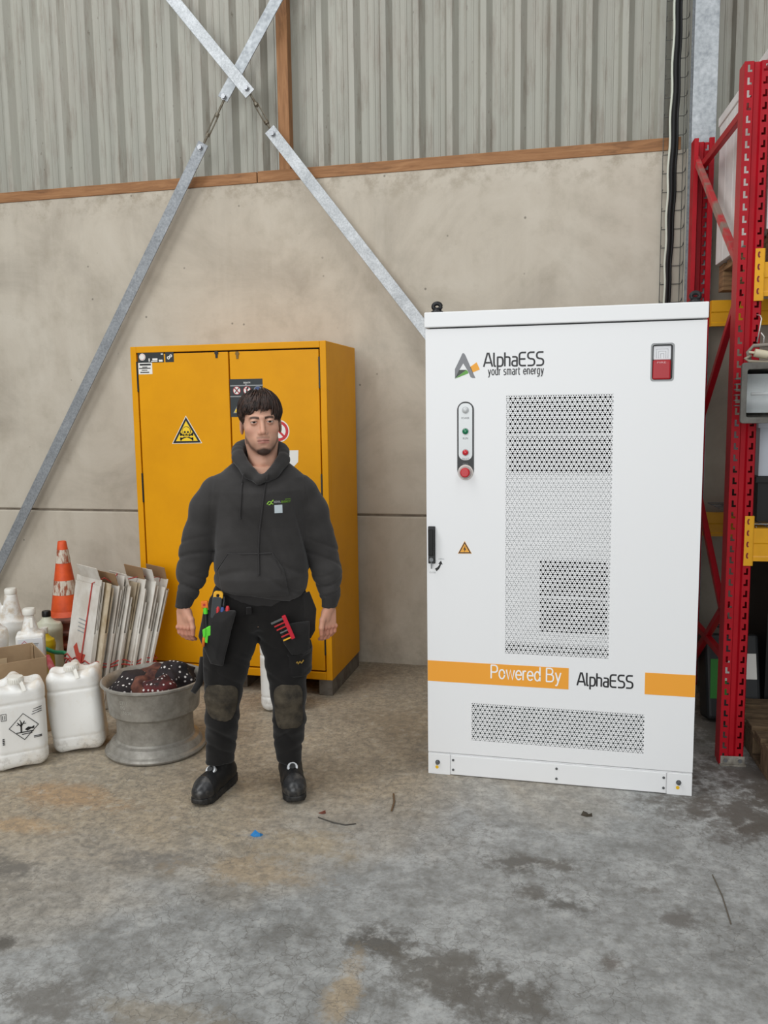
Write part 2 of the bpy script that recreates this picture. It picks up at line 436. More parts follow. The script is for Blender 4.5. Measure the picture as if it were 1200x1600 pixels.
# ---- concrete wall of two cast panels
def concrete_mat():
    m, nt, b = newmat('cast_concrete')
    v = coords(nt)
    big = noise(nt, v, 1.3, 8, 0.66, 0.9); mid = noise(nt, v, 6.0, 6, 0.65); fine = noise(nt, v, 60, 4, 0.6)
    c = ramp(nt, big, [(0.3, lin((168, 159, 145))), (0.5, lin((188, 179, 164))), (0.7, lin((198, 190, 176)))])
    c = mix(nt, mth(nt, 'MULTIPLY', ramp(nt, mid, [(0.5, (0, 0, 0)), (0.75, (1, 1, 1))]), 0.35), c, lin((150, 140, 122)))
    # faint vertical runs and pale scuffs
    vs_ = noise(nt, coords(nt, (7, 7, 0.7)), 1.0, 5, 0.6)
    c = mix(nt, mth(nt, 'MULTIPLY', ramp(nt, vs_, [(0.5, (0, 0, 0)), (0.8, (1, 1, 1))]), 0.35), c, lin((205, 198, 184)))
    pits = nod(nt, 'ShaderNodeTexVoronoi'); pits.inputs['Scale'].default_value = 11; nt.links.new(v, pits.inputs['Vector'])
    pm = mth(nt, 'MULTIPLY', ramp(nt, pits.outputs['Distance'], [(0.05, (1, 1, 1)), (0.10, (0, 0, 0))]), ramp(nt, noise(nt, v, 3.1, 3), [(0.55, (0, 0, 0)), (0.6, (1, 1, 1))]))
    c = mix(nt, mth(nt, 'MULTIPLY', pm, 0.65), c, lin((84, 78, 70)))
    # grime low on the wall and along the upper edge, broken up by noise
    sx = nod(nt, 'ShaderNodeSeparateXYZ'); nt.links.new(v, sx.inputs[0])
    low = mth(nt, 'MULTIPLY', mth(nt, 'SUBTRACT', 0.5, sx.outputs[2]), 1.1, True)
    g = mth(nt, 'MULTIPLY', low, ramp(nt, noise(nt, v, 9, 7, 0.7), [(0.42, (0, 0, 0)), (0.62, (1, 1, 1))]))
    c = mix(nt, mth(nt, 'MULTIPLY', g, 0.5), c, lin((110, 100, 86)))
    up = mth(nt, 'MULTIPLY', mth(nt, 'SUBTRACT', sx.outputs[2], 2.85), 5.0, True)
    g2 = mth(nt, 'MULTIPLY', up, ramp(nt, noise(nt, v, 12, 7, 0.7), [(0.46, (0, 0, 0)), (0.62, (1, 1, 1))]))
    c = mix(nt, mth(nt, 'MULTIPLY', g2, 0.5), c, lin((128, 114, 94)))
    nt.links.new(c, b.inputs['Base Color'])
    b.inputs['Roughness'].default_value = 0.85
    bump(nt, b, mth(nt, 'ADD', mth(nt, 'MULTIPLY', fine, 0.4), mth(nt, 'MULTIPLY', mid, 0.6)), 0.25, 0.006)
    return m
CONC = concrete_mat()
wall = tag(empty('wall_back'), kind='structure', label='beige cast concrete wall of two stacked panels')
mb = MB(); mb.box(-7.0, 4.2, WY, WY + 0.16, -0.02, ZJ - 0.006); mb.build('concrete_panel', CONC, wall, bevel=0.008)
mb = MB(); mb.box(-7.0, 4.2, WY, WY + 0.16, ZJ + 0.008, ZT); mb.build('concrete_panel', CONC, wall, bevel=0.006)
mb = MB(); mb.box(-7.0, 4.2, WY + 0.012, WY + 0.15, ZJ - 0.007, ZJ + 0.009); mb.build('joint_seal', M('joint_seal', (120, 110, 98), 0.9, c2=(150, 140, 125)), wall)

# ---- corrugated sheet cladding above, in overlapping sheets one metre wide
def sheet_mat():
    m, nt, b = newmat('weathered_cladding')
    v = coords(nt)
    c = ramp(nt, noise(nt, coords(nt, (9, 9, 0.5)), 1.0, 6, 0.65), [(0.3, lin((146, 145, 135))), (0.55, lin((160, 159, 148))), (0.8, lin((170, 169, 159)))])
    c = mix(nt, mth(nt, 'MULTIPLY', ramp(nt, noise(nt, v, 0.8, 4), [(0.45, (0, 0, 0)), (0.7, (1, 1, 1))]), 0.4), c, lin((162, 152, 142)))
    sp = ramp(nt, noise(nt, coords(nt, (30, 30, 13)), 1.0, 4, 0.6), [(0.70, (0, 0, 0)), (0.76, (1, 1, 1))])
    c = mix(nt, mth(nt, 'MULTIPLY', sp, 0.7), c, lin((88, 80, 68)))
    sx = nod(nt, 'ShaderNodeSeparateXYZ'); nt.links.new(v, sx.inputs[0])
    # brown streaks of dirt towards the right end of the wall
    rt = mth(nt, 'MULTIPLY', mth(nt, 'ADD', sx.outputs[0], 1.6), 0.6, True)
    st = ramp(nt, noise(nt, coords(nt, (16, 16, 2.2)), 1.0, 7, 0.72), [(0.5, (0, 0, 0)), (0.68, (1, 1, 1))])
    c = mix(nt, mth(nt, 'MULTIPLY', mth(nt, 'MULTIPLY', rt, st), 0.5), c, lin((112, 96, 82)))
    nt.links.new(c, b.inputs['Base Color']); b.inputs['Roughness'].default_value = 0.55; b.inputs['Metallic'].default_value = 0.0
    return m
SHEET = sheet_mat()
clad = tag(empty('wall_upper'), kind='structure', label='corrugated metal cladding above the concrete wall')
CY = WY + 0.125      # pan of the profile
RIB0 = -3.775 + 0.02
def rib_profile(x0, n):
    pts = []
    for i in range(n):
        b = x0 + 0.2 * i     # b = right foot of a rib
        pts += [(b, 0), (b + 0.036, 0), (b + 0.039, -0.0035), (b + 0.046, -0.0035), (b + 0.049, 0), (b + 0.078, 0), (b + 0.081, -0.0035), (b + 0.088, -0.0035), (b + 0.091, 0), (b + 0.116, 0), (b + 0.134, -0.042), (b + 0.168, -0.042)]
    pts.append((x0 + 0.2 * n, 0))
    return pts
mb0 = MB()
prof = rib_profile(0, 5); prof = [(-0.032, -0.042)] + prof
vs_ = []
for x, y in prof: vs_ += [(x, y, 0), (x, y, 2.9)]
mb0.add(vs_, [(2 * i, 2 * i + 2, 2 * i + 3, 2 * i + 1) for i in range(len(prof) - 1)])
first = None
for i in range(-3, 8):
    if first is None:
        o = first = mb0.build('cladding_sheet', SHEET, clad)
        o.modifiers.new('solid', 'SOLIDIFY').thickness = 0.0016
    else:
        o = first.copy(); COL.objects.link(o)
    o.location = (RIB0 + 1.0 * i, CY + 0.0012 * (i % 2), ZT - 0.05)
# ---- timbers
def timber_mat(name, along):
    m, nt, b = newmat(name)
    s = {'x': (1.2, 14, 14), 'z': (14, 14, 1.2)}[along]
    g = noise(nt, coords(nt, s), 2.2, 8, 0.65, 1.5)
    c = ramp(nt, g, [(0.25, lin((104, 70, 42))), (0.5, lin((146, 102, 64))), (0.75, lin((168, 124, 84)))])
    k = nod(nt, 'ShaderNodeTexVoronoi'); k.inputs['Scale'].default_value = 2.3; nt.links.new(coords(nt, {'x': (1, 4, 4), 'z': (4, 4, 1)}[along]), k.inputs['Vector'])
    c = mix(nt, mth(nt, 'MULTIPLY', ramp(nt, k.outputs['Distance'], [(0.06, (1, 1, 1)), (0.14, (0, 0, 0))]), 0.8), c, lin((74, 42, 24)))
    nt.links.new(c, b.inputs['Base Color']); b.inputs['Roughness'].default_value = 0.75
    bump(nt, b, g, 0.3, 0.003)
    return m
TX, TZ = timber_mat('timber_rail', 'x'), timber_mat('timber_stud', 'z')
mb = MB(); mb.box(-7.0, -2.0, WY - 0.004, WY + 0.075, ZT - 0.002, ZT + 0.064)
tag(mb.build('trim_1', TX, bevel=0.003), kind='structure', label='brown timber rail lying on the concrete wall, left length')
mb = MB(); mb.box(-1.994, 0.50, WY - 0.004, WY + 0.075, ZT - 0.002, ZT + 0.066)
tag(mb.build('trim_2', TX, bevel=0.003), kind='structure', label='brown timber rail lying on the concrete wall, right length')
mb = MB(); mb.box(-1.855, -1.783, WY + 0.012, WY + 0.082, ZT + 0.066, 5.6)
tag(mb.build('trim_3', TZ, bevel=0.003), kind='structure', label='upright brown timber stud against the corrugated cladding')

# ---- galvanised steel column at the right
def galv_mat(name, a, b_, rough=0.45, metal=0.75, sc=26):
    m, nt, b = newmat(name)
    v = coords(nt)
    f = mth(nt, 'ADD', mth(nt, 'MULTIPLY', noise(nt, v, sc * 3.0, 3, 0.6), 0.55), mth(nt, 'MULTIPLY', noise(nt, v, 7, 6, 0.7), 0.45))
    nt.links.new(ramp(nt, f, [(0.34, lin(a)), (0.66, lin(b_))]), b.inputs['Base Color'])
    b.inputs['Metallic'].default_value = metal
    nt.links.new(ramp(nt, f, [(0.2, (rough + 0.15,) * 3), (0.8, (rough - 0.1,) * 3)]), b.inputs['Roughness'])
    return m
GALV = galv_mat('galvanised_steel', (140, 145, 149), (186, 190, 193), metal=0.4, rough=0.5, sc=14)
GALVD = galv_mat('darker_galvanised_steel', (122, 126, 130), (164, 168, 172), metal=0.35, rough=0.55)  # darker tone for the column's web and back flange and one brace bar
col = thing('steel_column', 'galvanised steel column standing against the wall behind the red rack', 'column', (0.605, WY - 0.06, 0))
mb = MB(); mb.box(-0.06, 0.064, -0.028, -0.016, 0, 5.6); mb.build('flange', GALV, col, bevel=0.002)
mb = MB(); mb.box(-0.004, 0.006, -0.016, 0.05, 0, 5.6); mb.build('web', GALVD, col)
mb = MB(); mb.box(-0.066, 0.064, 0.045, 0.057, 0, 5.6); mb.build('flange', GALVD, col)

# ================================================================== wind braces on the wall
BRT = galv_mat('bright_galvanised_bar', (150, 154, 157), (200, 203, 205), metal=0.4, rough=0.48, sc=45)
BLT = M('bolt_steel', (150, 152, 155), 0.35, 0.8)
ROD = M('brace_rod', (128, 122, 108), 0.5, 0.6, c2=(95, 84, 68), vscale=30)
def brace(name, label, up0, up1, lo0, lo1, yy, ub, lb, mup, mlo):
    t = thing(name, label, 'brace', at(lo1[0], lo1[1], yy))
    o = Vector(t.location)
    A = lambda p, d=0.0: at(p[0], p[1], yy) - o + Vector((0, d, 0))
    for a, b, m in ((up0, up1, mup), (lo0, lo1, mlo)):
        q = MB(); q.bar(A(a), A(b), 0.072, 0.008); q.build('bar', m, t, bevel=0.0015)
    for b in (ub, lb):
        c = A(b, -0.004); q = MB()
        q.tube([c + Vector((0, 0.025, 0)), c + Vector((0, -0.004, 0))], 0.019, 16)
        q.tube([c + Vector((0, -0.004, 0)), c + Vector((0, -0.017, 0))], 0.0145, 6)
        q.build('bolt', BLT, t)
    # turnbuckle between the two bolts: rods, end nuts and the open body
    p, r = A(ub, 0.012), A(lb, 0.012); d = r - p; q = MB()
    q.tube([p, p + d * 0.38], 0.007, 8); q3 = MB(); q3.tube([p + d * 0.70, r], 0.007, 8); q3.build('threaded_rod', ROD, t, auto=40)
    u = d.normalized(); s = u.cross(Vector((0, 1, 0)))
    q2 = MB()
    for f in (0.33, 0.73): q2.tube([p + d * (f - 0.03), p + d * (f + 0.03)], [0.013, 0.014], 10)
    for k in (-1, 1): q2.tube([p + d * 0.33 + s * 0.011 * k, p + d * 0.73 + s * 0.011 * k], 0.0045, 6)
    q.build('threaded_rod', ROD, t, auto=40); q2.build('turnbuckle', ROD, t, auto=40)
    return t
brace('wind_brace', 'galvanised flat steel brace falling to the left across the wall', (478, -85), (348, 155), (318, 224), (-60, 1003), WY - 0.075, (350.5, 151.5), (313.5, 231), GALV, GALVD)
brace('wind_brace', 'galvanised flat steel brace falling to the right behind the white cabinet', (200, -87), (391, 147), (421, 202), (905, 825), WY - 0.090, (385.5, 138.5), (426.5, 209.5), BRT, BRT)

# ================================================================== wire cable tray and cables beside the column
WIRE = M('tray_wire', (96, 96, 92), 0.5, 0.5)
tr = thing('cable_tray', 'thin wire mesh cable tray rising up the wall left of the steel column', 'cable tray', (0.48, WY - 0.01, 0))
q = MB()
for x, y in ((-0.075, 0.0), (-0.02, 0.002), (0.030, 0.0), (0.043, -0.050)):
    q.tube([(x, y - 0.003, 0.3), (x, y - 0.003, 5.4)], 0.0022, 6)
q.build('long_wire', WIRE, tr)
rung = None
for i in range(46):
    z = 0.4 + 0.1 * i
    if rung is None:
        q = MB(); q.tube([(-0.075, -0.055, 0.004), (-0.075, -0.008, 0), (0.030, -0.008, 0), (0.040, -0.02, 0.004), (0.043, -0.050, 0.02)], 0.0024, 6); rung = q.build('rung', WIRE, tr)
        rung.location = (0, 0, z)
    else:
        r = rung.copy(); COL.objects.link(r); r.location = (0, 0, z)
def cable(name, label, pts, r, mat, cat='cable', wob=0.0, n=8, group=None):
    P = []
    for i in range(len(pts) - 1):
        a, b = Vector(pts[i]), Vector(pts[i + 1]); m = 12
        for k in range(m): P.append(a.lerp(b, k / m) + Vector((math.sin((i * m + k) * 1.1) * wob, math.cos((i * m + k) * 1.7) * wob, 0)))
    P.append(Vector(pts[-1]))
    q = MB(); q.tube(P, r, n); return tag(q.build(name, mat, smooth=True), label, cat, group)
cy_ = WY - 0.045
cable('white_cable', 'twisted pale grey cable running down the wall beside the tray', [at(1057, -60, cy_ - 0.03), at(1050, 130, cy_ - 0.03), at(1043, 300, cy_ - 0.03), at(1038, 450, cy_ - 0.03), at(1036, 620, cy_ - 0.03)], 0.0060, M('pale_cable', (198, 202, 188), 0.5), wob=0.0028)
BLK = M('black_rubber', (16, 16, 17), 0.55)
cable('black_cable', 'thick black cable hanging down the wall, nearer the concrete', [at(1061, -60, cy_), at(1055, 130, cy_), at(1048, 300, cy_), at(1041, 450, cy_), at(1039, 620, cy_)], 0.013, BLK, wob=0.002)
cable('black_cable', 'thin black cable hanging down the wall, nearer the wire tray', [at(1067, -60, cy_ + 0.016), at(1061, 130, cy_ + 0.016), at(1054, 300, cy_ + 0.016), at(1046, 450, cy_ + 0.016), at(1043, 620, cy_ + 0.016)], 0.008, BLK, wob=0.002)

# ================================================================== yellow safety cabinet
YF = 4.437
YX0, YX1, YZ0, YZ1, YD = -2.538, -1.366, 0.094, 1.995, 0.600
YEL = M('yellow_paint', (226, 156, 0), 0.5, c2=(218, 149, 0), vscale=3, spec=0.22, bscale=55, bstr=0.05, bdist=0.002)
BLKP = M('black_plastic', (18, 19, 20), 0.4)
GAP = M('dark_gap', (14, 11, 8), 0.8)
yc = thing('safety_cabinet', 'tall yellow two-door safety cabinet behind the man', 'cabinet', ((YX0 + YX1) / 2, YF, 0))
yo = Vector(yc.location)
def YB(name, x0, x1, y0, y1, z0, z1, mat=YEL, parent=yc, bevel=0.003):
    q = MB(); q.box(x0 - yo.x, x1 - yo.x, y0, y1, z0, z1); return q.build(name, mat, parent, bevel=bevel)
fw = 0.036
YB('carcass', YX0, YX1, 0.048, YD, YZ0, YZ1, bevel=0.004)
YB('frame_stile', YX0, YX0 + fw, 0.0, 0.05, YZ0, YZ1); YB('frame_stile', YX1 - fw, YX1, 0.0, 0.05, YZ0, YZ1)
YB('frame_rail', YX0 + fw, YX1 - fw, 0.0, 0.05, YZ1 - fw, YZ1); YB('frame_rail', YX0 + fw, YX1 - fw, 0.0, 0.05, YZ0, YZ0 + 0.045)
YB('door_seal', YX0 + fw - 0.001, YX1 - fw + 0.001, 0.030, 0.0485, YZ0 + 0.044, YZ1 - fw + 0.001, GAP, bevel=0)
SPL = -1.934; dz0, dz1 = YZ0 + 0.054, YZ1 - fw - 0.008
doorL = YB('door', YX0 + fw + 0.007, SPL - 0.004, 0.003, 0.034, dz0, dz1)
doorR = YB('door', SPL + 0.004, YX1 - fw - 0.007, 0.003, 0.034, dz0, dz1)
for x in (YX0 + fw + 0.0035, YX1 - fw - 0.0035):
    for z0 in (1.74, 1.10, 0.24):
        YB('hinge', x - 0.0045, x + 0.0045, -0.002, 0.02, z0, z0 + 0.17, BLKP, bevel=0.001)
SK = M('skid_grey', (112, 106, 98), 0.85, c2=(88, 80, 70), vscale=14)
YB('skid', YX1 - 0.085, YX1 - 0.004, 0.01, YD - 0.01, 0.0, YZ0, SK, bevel=0.004)
YB('skid', YX0 + 0.004, YX0 + 0.085, 0.01, YD - 0.01, 0.0, YZ0, SK, bevel=0.004)
YB('skid', -1.99, -1.91, 0.06, YD - 0.01, 0.0, YZ0, SK, bevel=0.004)
def yp(px, py): p = at(px, py, YF); return (p.x - yo.x, p.z)
def sticker(name, parent, polys, base=0.003, label=None):   # polys: list of (mat, loops, lift)
    mats = []; q = MB()
    for m, loops, lift in polys:
        if m not in mats: mats.append(m)
        q.cur = mats.index(m)
        for lp in loops: q.prism(lp, base - 0.0008 - lift * 0.0006, base)
    o = q.build(name, mats, parent)
    if label: o['label'] = label
    return o
def circ(c, r, n=24): return [(c[0] + r * math.cos(2 * PI * k / n), c[1] + r * math.sin(2 * PI * k / n)) for k in range(n)]
def scl(poly, s):
    cx = sum(p[0] for p in poly) / len(poly); cz = sum(p[1] for p in poly) / len(poly)
    return [(cx + (x - cx) * s, cz + (z - cz) * s) for x, z in poly]
def strip(a, b, w):
    d = Vector((b[0] - a[0], b[1] - a[1])); L = d.length; d /= L; n = Vector((-d.y, d.x)) * w / 2
    return [(a[0] + n.x, a[1] + n.y), (a[0] - n.x, a[1] - n.y), (b[0] - n.x, b[1] - n.y), (b[0] + n.x, b[1] + n.y)]
def rect(a, b): return [(a[0], b[1]), (b[0], b[1]), (b[0], a[1]), (a[0], a[1])]
WHT = M('sticker_white', (232, 230, 224), 0.5); BLKI = M('print_black', (22, 22, 22), 0.5); YELS = M('sticker_yellow', (246, 205, 30), 0.45)
REDI = M('print_red', (196, 40, 48), 0.5); DKG = M('sticker_dark', (36, 42, 44), 0.45); GRYI = M('print_grey', (150, 152, 152), 0.5); BLUI = M('print_blue', (60, 78, 120), 0.5)
tri = [yp(268.5, 693.5), yp(315.5, 692.5), yp(290, 649.5)]
ts = 0.0235   # triangle radius helper for the emblem
sc_ = yp(291.2, 673.5)
sk = lambda dx, dz: (sc_[0] + dx, sc_[1] + dz)
bone = []
for s in (-1, 1):
    bone += [strip(sk(-0.036 * s, -0.045), sk(0.036 * s, -0.018), 0.008)]
    for e in ((-0.036 * s, -0.045), (0.036 * s, -0.018)):
        bone += [circ(sk(e[0], e[1] - 0.004), 0.006, 10), circ(sk(e[0], e[1] + 0.004), 0.006, 10)]
st = sticker('poison_sticker', doorL, [(WHT, [tri], 0), (BLKI, [scl(tri, 0.93)], 1), (YELS, [scl(tri, 0.72)], 2),
    (BLKI, bone, 3), (BLKI, [circ(sk(0, 0.0), 0.0265), rect(sk(-0.015, -0.018), sk(0.015, -0.036))], 4),
    (YELS, [circ(sk(0, 0.0), 0.0235), rect(sk(-0.0125, -0.018), sk(0.0125, -0.0335))], 5),
    (BLKI, [circ(sk(-0.0095, -0.006), 0.0065, 12), circ(sk(0.0095, -0.006), 0.0065, 12), [sk(-0.004, -0.02), sk(0.004, -0.02), sk(0, -0.011)], strip(sk(-0.011, -0.026), sk(0.011, -0.026), 0.002), strip(sk(-0.004, -0.024), sk(-0.004, -0.032), 0.0015), strip(sk(0.004, -0.024), sk(0.004, -0.032), 0.0015)], 6)],
    label='yellow triangular skull and crossbones warning sticker')
sticker('rating_sticker', doorL, [(DKG, [rect(yp(214.5, 550), yp(256, 566))], 0), (WHT, [circ(yp(222, 558), 0.020, 20)], 1), (REDI, [circ(yp(222, 558), 0.0165, 20)], 2), (WHT, [circ(yp(222, 558), 0.0150, 20), rect(yp(232, 560), yp(234, 565)), rect(yp(238, 560), yp(246, 563)), rect(yp(236, 564), yp(246, 565)), rect(yp(248, 562), yp(254, 565)), rect(yp(251, 552.5), yp(254.5, 554))], 3)], label='black rating sticker with a round red and white mark')
sticker('test_mark_sticker', doorL, [(DKG, [rect(yp(257.5, 549.5), yp(271.5, 565.5))], 0), (WHT, [circ(yp(263, 559), 0.0095, 14), circ(yp(266.5, 556), 0.0085, 14)], 1), (DKG, [circ(yp(263, 559), 0.004, 10), circ(yp(266.5, 556), 0.0035, 10)], 2)], label='small square black test mark sticker')
sticker('white_label', doorL, [(WHT, [rect(yp(215.5, 567), yp(238, 584.5))], 0), (BLKI, [rect(yp(218, 568.5), yp(235.5, 570.8)), rect(yp(222, 573.2), yp(230, 574.2)), rect(yp(217, 575), yp(235, 576)), rect(yp(221, 578.0), yp(230, 578.9)), rect(yp(219, 581.2), yp(233, 582.4))], 1)])
pan = (358.5, 592.5, 411.5, 651)
tri2 = [yp(364.5, 645.5), yp(388, 645.5), yp(376, 623)]
sticker('instruction_sticker', doorR, [(DKG, [rect(yp(pan[0], pan[1]), yp(pan[2], pan[3]))], 0),
    (GRYI, [rect(yp(359.5, 602), yp(410.5, 602.6)), rect(yp(359.5, 619), yp(410.5, 619.6)), tri2, [yp(382, 599.5), yp(386, 599.5), yp(384, 601.8)]], 1),
    (REDI, [circ(yp(369.8, 610.2), 0.0225), circ(yp(386, 610), 0.0225)], 1), (WHT, [circ(yp(369.8, 610.2), 0.0195), circ(yp(386, 610), 0.0195)], 2), (GRYI, [circ(yp(402.5, 609.5), 0.0225)], 1), (BLUI, [circ(yp(402.5, 609.5), 0.0200)], 2),
    (YELS, [scl(tri2, 0.86)], 2), (DKG, [scl(tri2, 0.72)], 3), (YELS, [circ(yp(370, 641.5), 0.006, 10)], 4),
    (BLKI, [strip(yp(366, 606), yp(373.5, 614), 0.006), strip(yp(373, 606), yp(367, 614), 0.005), circ(yp(387, 606), 0.006, 10), strip(yp(386, 606), yp(385, 615), 0.008)], 3),
    (REDI, [strip(yp(365.7, 605.5), yp(374, 614.8), 0.003), strip(yp(381.8, 605.5), yp(390.2, 614.5), 0.003)], 4)], label='black safety instruction sticker with round pictograms')
text('instruction_title', 'asecos', yp(380, 598)[0], yp(391, 598)[0], yp(384, 599)[1], 0.0018, WHT, doorR, height=0.008)
rc = yp(435.5, 673.5)
sticker('prohibition_sticker', doorR, [(WHT, [circ(rc, 0.062, 32)], 0), (REDI, [circ(rc, 0.056, 32)], 1), (WHT, [circ(rc, 0.040, 32)], 2), (REDI, [strip((rc[0] - 0.03, rc[1] + 0.03), (rc[0] + 0.03, rc[1] - 0.03), 0.012)], 3)], label='round red and white prohibition sticker')
sticker('paper_note', doorR, [(WHT, [[yp(438, 704), yp(466, 703.5), yp(465.5, 722), yp(459, 729), yp(438, 729)]], 0)], label='white paper note stuck on the door')
for d, (kx, ky), m in ((doorL, (338, 553), BLKI), (doorR, (370.5, 554), M('lock_brass', (120, 95, 52), 0.4, 0.6))):
    k = yp(kx, ky); q = MB(); q.disc(k[0], k[1] + 0.006, 0.0115, -0.001, 0.004, 16); q.prism(rect((k[0] - 0.0065, k[1] + 0.004), (k[0] + 0.0065, k[1] - 0.022)), -0.0005, 0.004); q.build('keyhole', m, d)

# ================================================================== white battery cabinet
WF = 3.547
WX0, WX1 = -0.6535, 0.4635
PW = M('white_powder_coat', (236, 236, 236), 0.45, bscale=900, bstr=0.02, bdist=0.0005)
PWG = M('light_grey_interior', (196, 198, 198), 0.6)
wc = thing('battery_cabinet', 'tall white battery storage cabinet with perforated door and orange bands', 'cabinet', ((WX0 + WX1) / 2, WF, 0))
wo = Vector(wc.location)
def wp(px, py): p = at(px, py, WF); return (p.x - wo.x, p.z)
hx = (WX1 - WX0) / 2
ZP = 0.099; ZD1 = 1.952; ZL0 = 1.958; ZL1 = 2.021; WD = 1.05
def WB(name, x0, x1, y0, y1, z0, z1, mat=PW, parent=wc, bevel=0.002):
    q = MB(); q.box(x0, x1, y0, y1, z0, z1); return q.build(name, mat, parent, bevel=bevel)
def plate(x0, x1, z0, z1, rects, y0, y1):
    xs = sorted({x0, x1} | {r[0] for r in rects} | {r[1] for r in rects}); zs = sorted({z0, z1} | {r[2] for r in rects} | {r[3] for r in rects})
    hole = lambda i, j: any(r[0] - 1e-6 <= xs[i] and xs[i + 1] <= r[1] + 1e-6 and r[2] - 1e-6 <= zs[j] and zs[j + 1] <= r[3] + 1e-6 for r in rects)
    nx, nz = len(xs) - 1, len(zs) - 1
    solid = lambda i, j: 0 <= i < nx and 0 <= j < nz and not hole(i, j)
    q = MB(); vid = {}
    def V(i, j, b):
        k = (i, j, b)
        if k not in vid: vid[k] = len(q.v); q.v.append((xs[i], y1 if b else y0, zs[j]))
        return vid[k]
    def F(*a): q.f.append(a); q.mi.append(0)
    for i in range(nx):
        for j in range(nz):
            if not solid(i, j): continue
            F(V(i, j, 0), V(i + 1, j, 0), V(i + 1, j + 1, 0), V(i, j + 1, 0)); F(V(i, j + 1, 1), V(i + 1, j + 1, 1), V(i + 1, j, 1), V(i, j, 1))
            if not solid(i - 1, j): F(V(i, j, 1), V(i, j, 0), V(i, j + 1, 0), V(i, j + 1, 1))
            if not solid(i + 1, j): F(V(i + 1, j, 0), V(i + 1, j, 1), V(i + 1, j + 1, 1), V(i + 1, j + 1, 0))
            if not solid(i, j - 1): F(V(i, j, 1), V(i + 1, j, 1), V(i + 1, j, 0), V(i, j, 0))
            if not solid(i, j + 1): F(V(i, j + 1, 0), V(i + 1, j + 1, 0), V(i + 1, j + 1, 1), V(i, j + 1, 1))
    return q
# openings in the door
uv = (wp(790, 820)[0], wp(955, 820)[0], wp(870, 1025)[1], wp(870, 616.5)[1])
lv = (wp(737, 1130)[0], wp(1006.5, 1140)[0], wp(870, 1167)[1], wp(870, 1107)[1])
al = (wp(1018, 560)[0], wp(1052.5, 560)[0], wp(1035, 594.5)[1], wp(1035, 537)[1])
cp = (wp(714.5, 690)[0], wp(740.5, 690)[0])
door = plate(-hx, hx, ZP + 0.004, ZD1, [uv, lv, al], 0.0, 0.03).build('door', PW, wc)
WB('body', -hx + 0.004, hx - 0.004, 0.075, WD, ZP, ZL0, PW, bevel=0.004)
WB('door_jamb', -hx + 0.012, hx - 0.012, 0.030, 0.076, ZP + 0.002, ZL0, M('shadow_gasket', (70, 72, 74), 0.8), bevel=0)
WB('roof_cap', -hx - 0.004, hx + 0.004, -0.008, WD + 0.01, ZL0, ZL1, PW, bevel=0.004)
# plinth: corner feet, middle cover, screws, levelling bolts and dots
xa, xb = wp(704, 1190)[0], wp(1041.5, 1220)[0]
plz = WB('plinth', -hx, hx, 0.006, WD, 0.0, ZP - 0.001, PW, bevel=0.002)
WB('foot_cover', -hx, xa - 0.0015, -0.001, 0.01, 0.0, ZP - 0.004, PW, plz); WB('foot_cover', xb + 0.0015, hx, -0.001, 0.01, 0.0, ZP - 0.004, PW, plz)
WB('kick_panel', xa + 0.0015, xb - 0.0015, -0.002, 0.01, 0.004, ZP - 0.006, PW, plz)
SCR = M('screw_steel', (120, 122, 124), 0.35, 0.8)
for x in (xa + 0.012, 0.004, xb - 0.012):
    for z in (0.027, 0.072):
        q = MB(); q.disc(x, z, 0.0055, -0.0045, 0.0, 12); q.build('screw', SCR, plz)
for x in (wp(684, 1195)[0], wp(1060, 1230)[0]):
    q = MB(); q.disc(x, 0.056, 0.0105, -0.004, 0.0, 20); q.disc(x, 0.056, 0.0075, -0.016, -0.004, 6); q.build('levelling_bolt', SCR, plz)
    q = MB(); q.disc(x - 0.003, 0.033, 0.0075, -0.0018, 0.0, 16); q.build('yellow_dot', M('dot_yellow', (240, 190, 20), 0.5), plz)
# perforated plates: large holes with smaller ones between them
def grille(name, x0, x1, z0, z1, parent, pitch=0.01012):
    q = MB(); R = pitch / math.sqrt(3); dz = pitch * math.sqrt(3) / 2
    nz = int(round((z1 - z0) / dz)); nx = int(round((x1 - x0) / pitch)); V = q.v; F = q.f
    ca = [(math.cos(math.radians(60 * k + 30)), math.sin(math.radians(60 * k + 30))) for k in range(6)]
    ox, oz = (x0 + x1) / 2, (z0 + z1) / 2
    for j in range(nz):
        for i in range(nx):
            big = (j % 2 == 0) and ((i + (j // 2)) % 2 == 0)
            cx = x0 + (i + 0.5 + 0.25 * (1 if j % 2 else -1)) * (x1 - x0) / nx; cz = z0 + (j + 0.5) * dz
            r = 0.0054 if big else 0.0027
            n = len(V)
            for c, s in ca: V.append((cx + R * c, 0, cz + R * s))
            for c, s in ca: V.append((cx + r * c, 0, cz + r * s))
            for k in range(6):
                k2 = (k + 1) % 6; F.append((n + k, n + k2, n + 6 + k2, n + 6 + k))
    q.mi = [0] * len(F)
    o = q.build(name, PW, parent); o.location = (0, 0.0002, 0); o.modifiers.new('solid', 'SOLIDIFY').thickness = 0.0015
    return o
grille('vent_grille', uv[0] - 0.005, uv[1] + 0.005, uv[2] - 0.004, uv[3] + 0.004, door)
grille('vent_grille', lv[0] - 0.005, lv[1] + 0.005, lv[2] - 0.004, lv[3] + 0.004, door)
op = []
for a in ((795, 616.5, 955, 678), (795, 682.5, 955, 739), (843.5, 876, 949, 932), (843.5, 937, 948, 989)):
    p0, p1 = wp(a[0], a[1]), wp(a[2], a[3]); mid = wp((a[0] + a[2]) / 2, 700)[0]
    zt, zb = wp(870, a[1])[1], wp(870, a[3])[1]; op.append((p0[0], p1[0], zb, min(zt, uv[3] - 0.001)))
zrow = wp(870, 1008)[1]
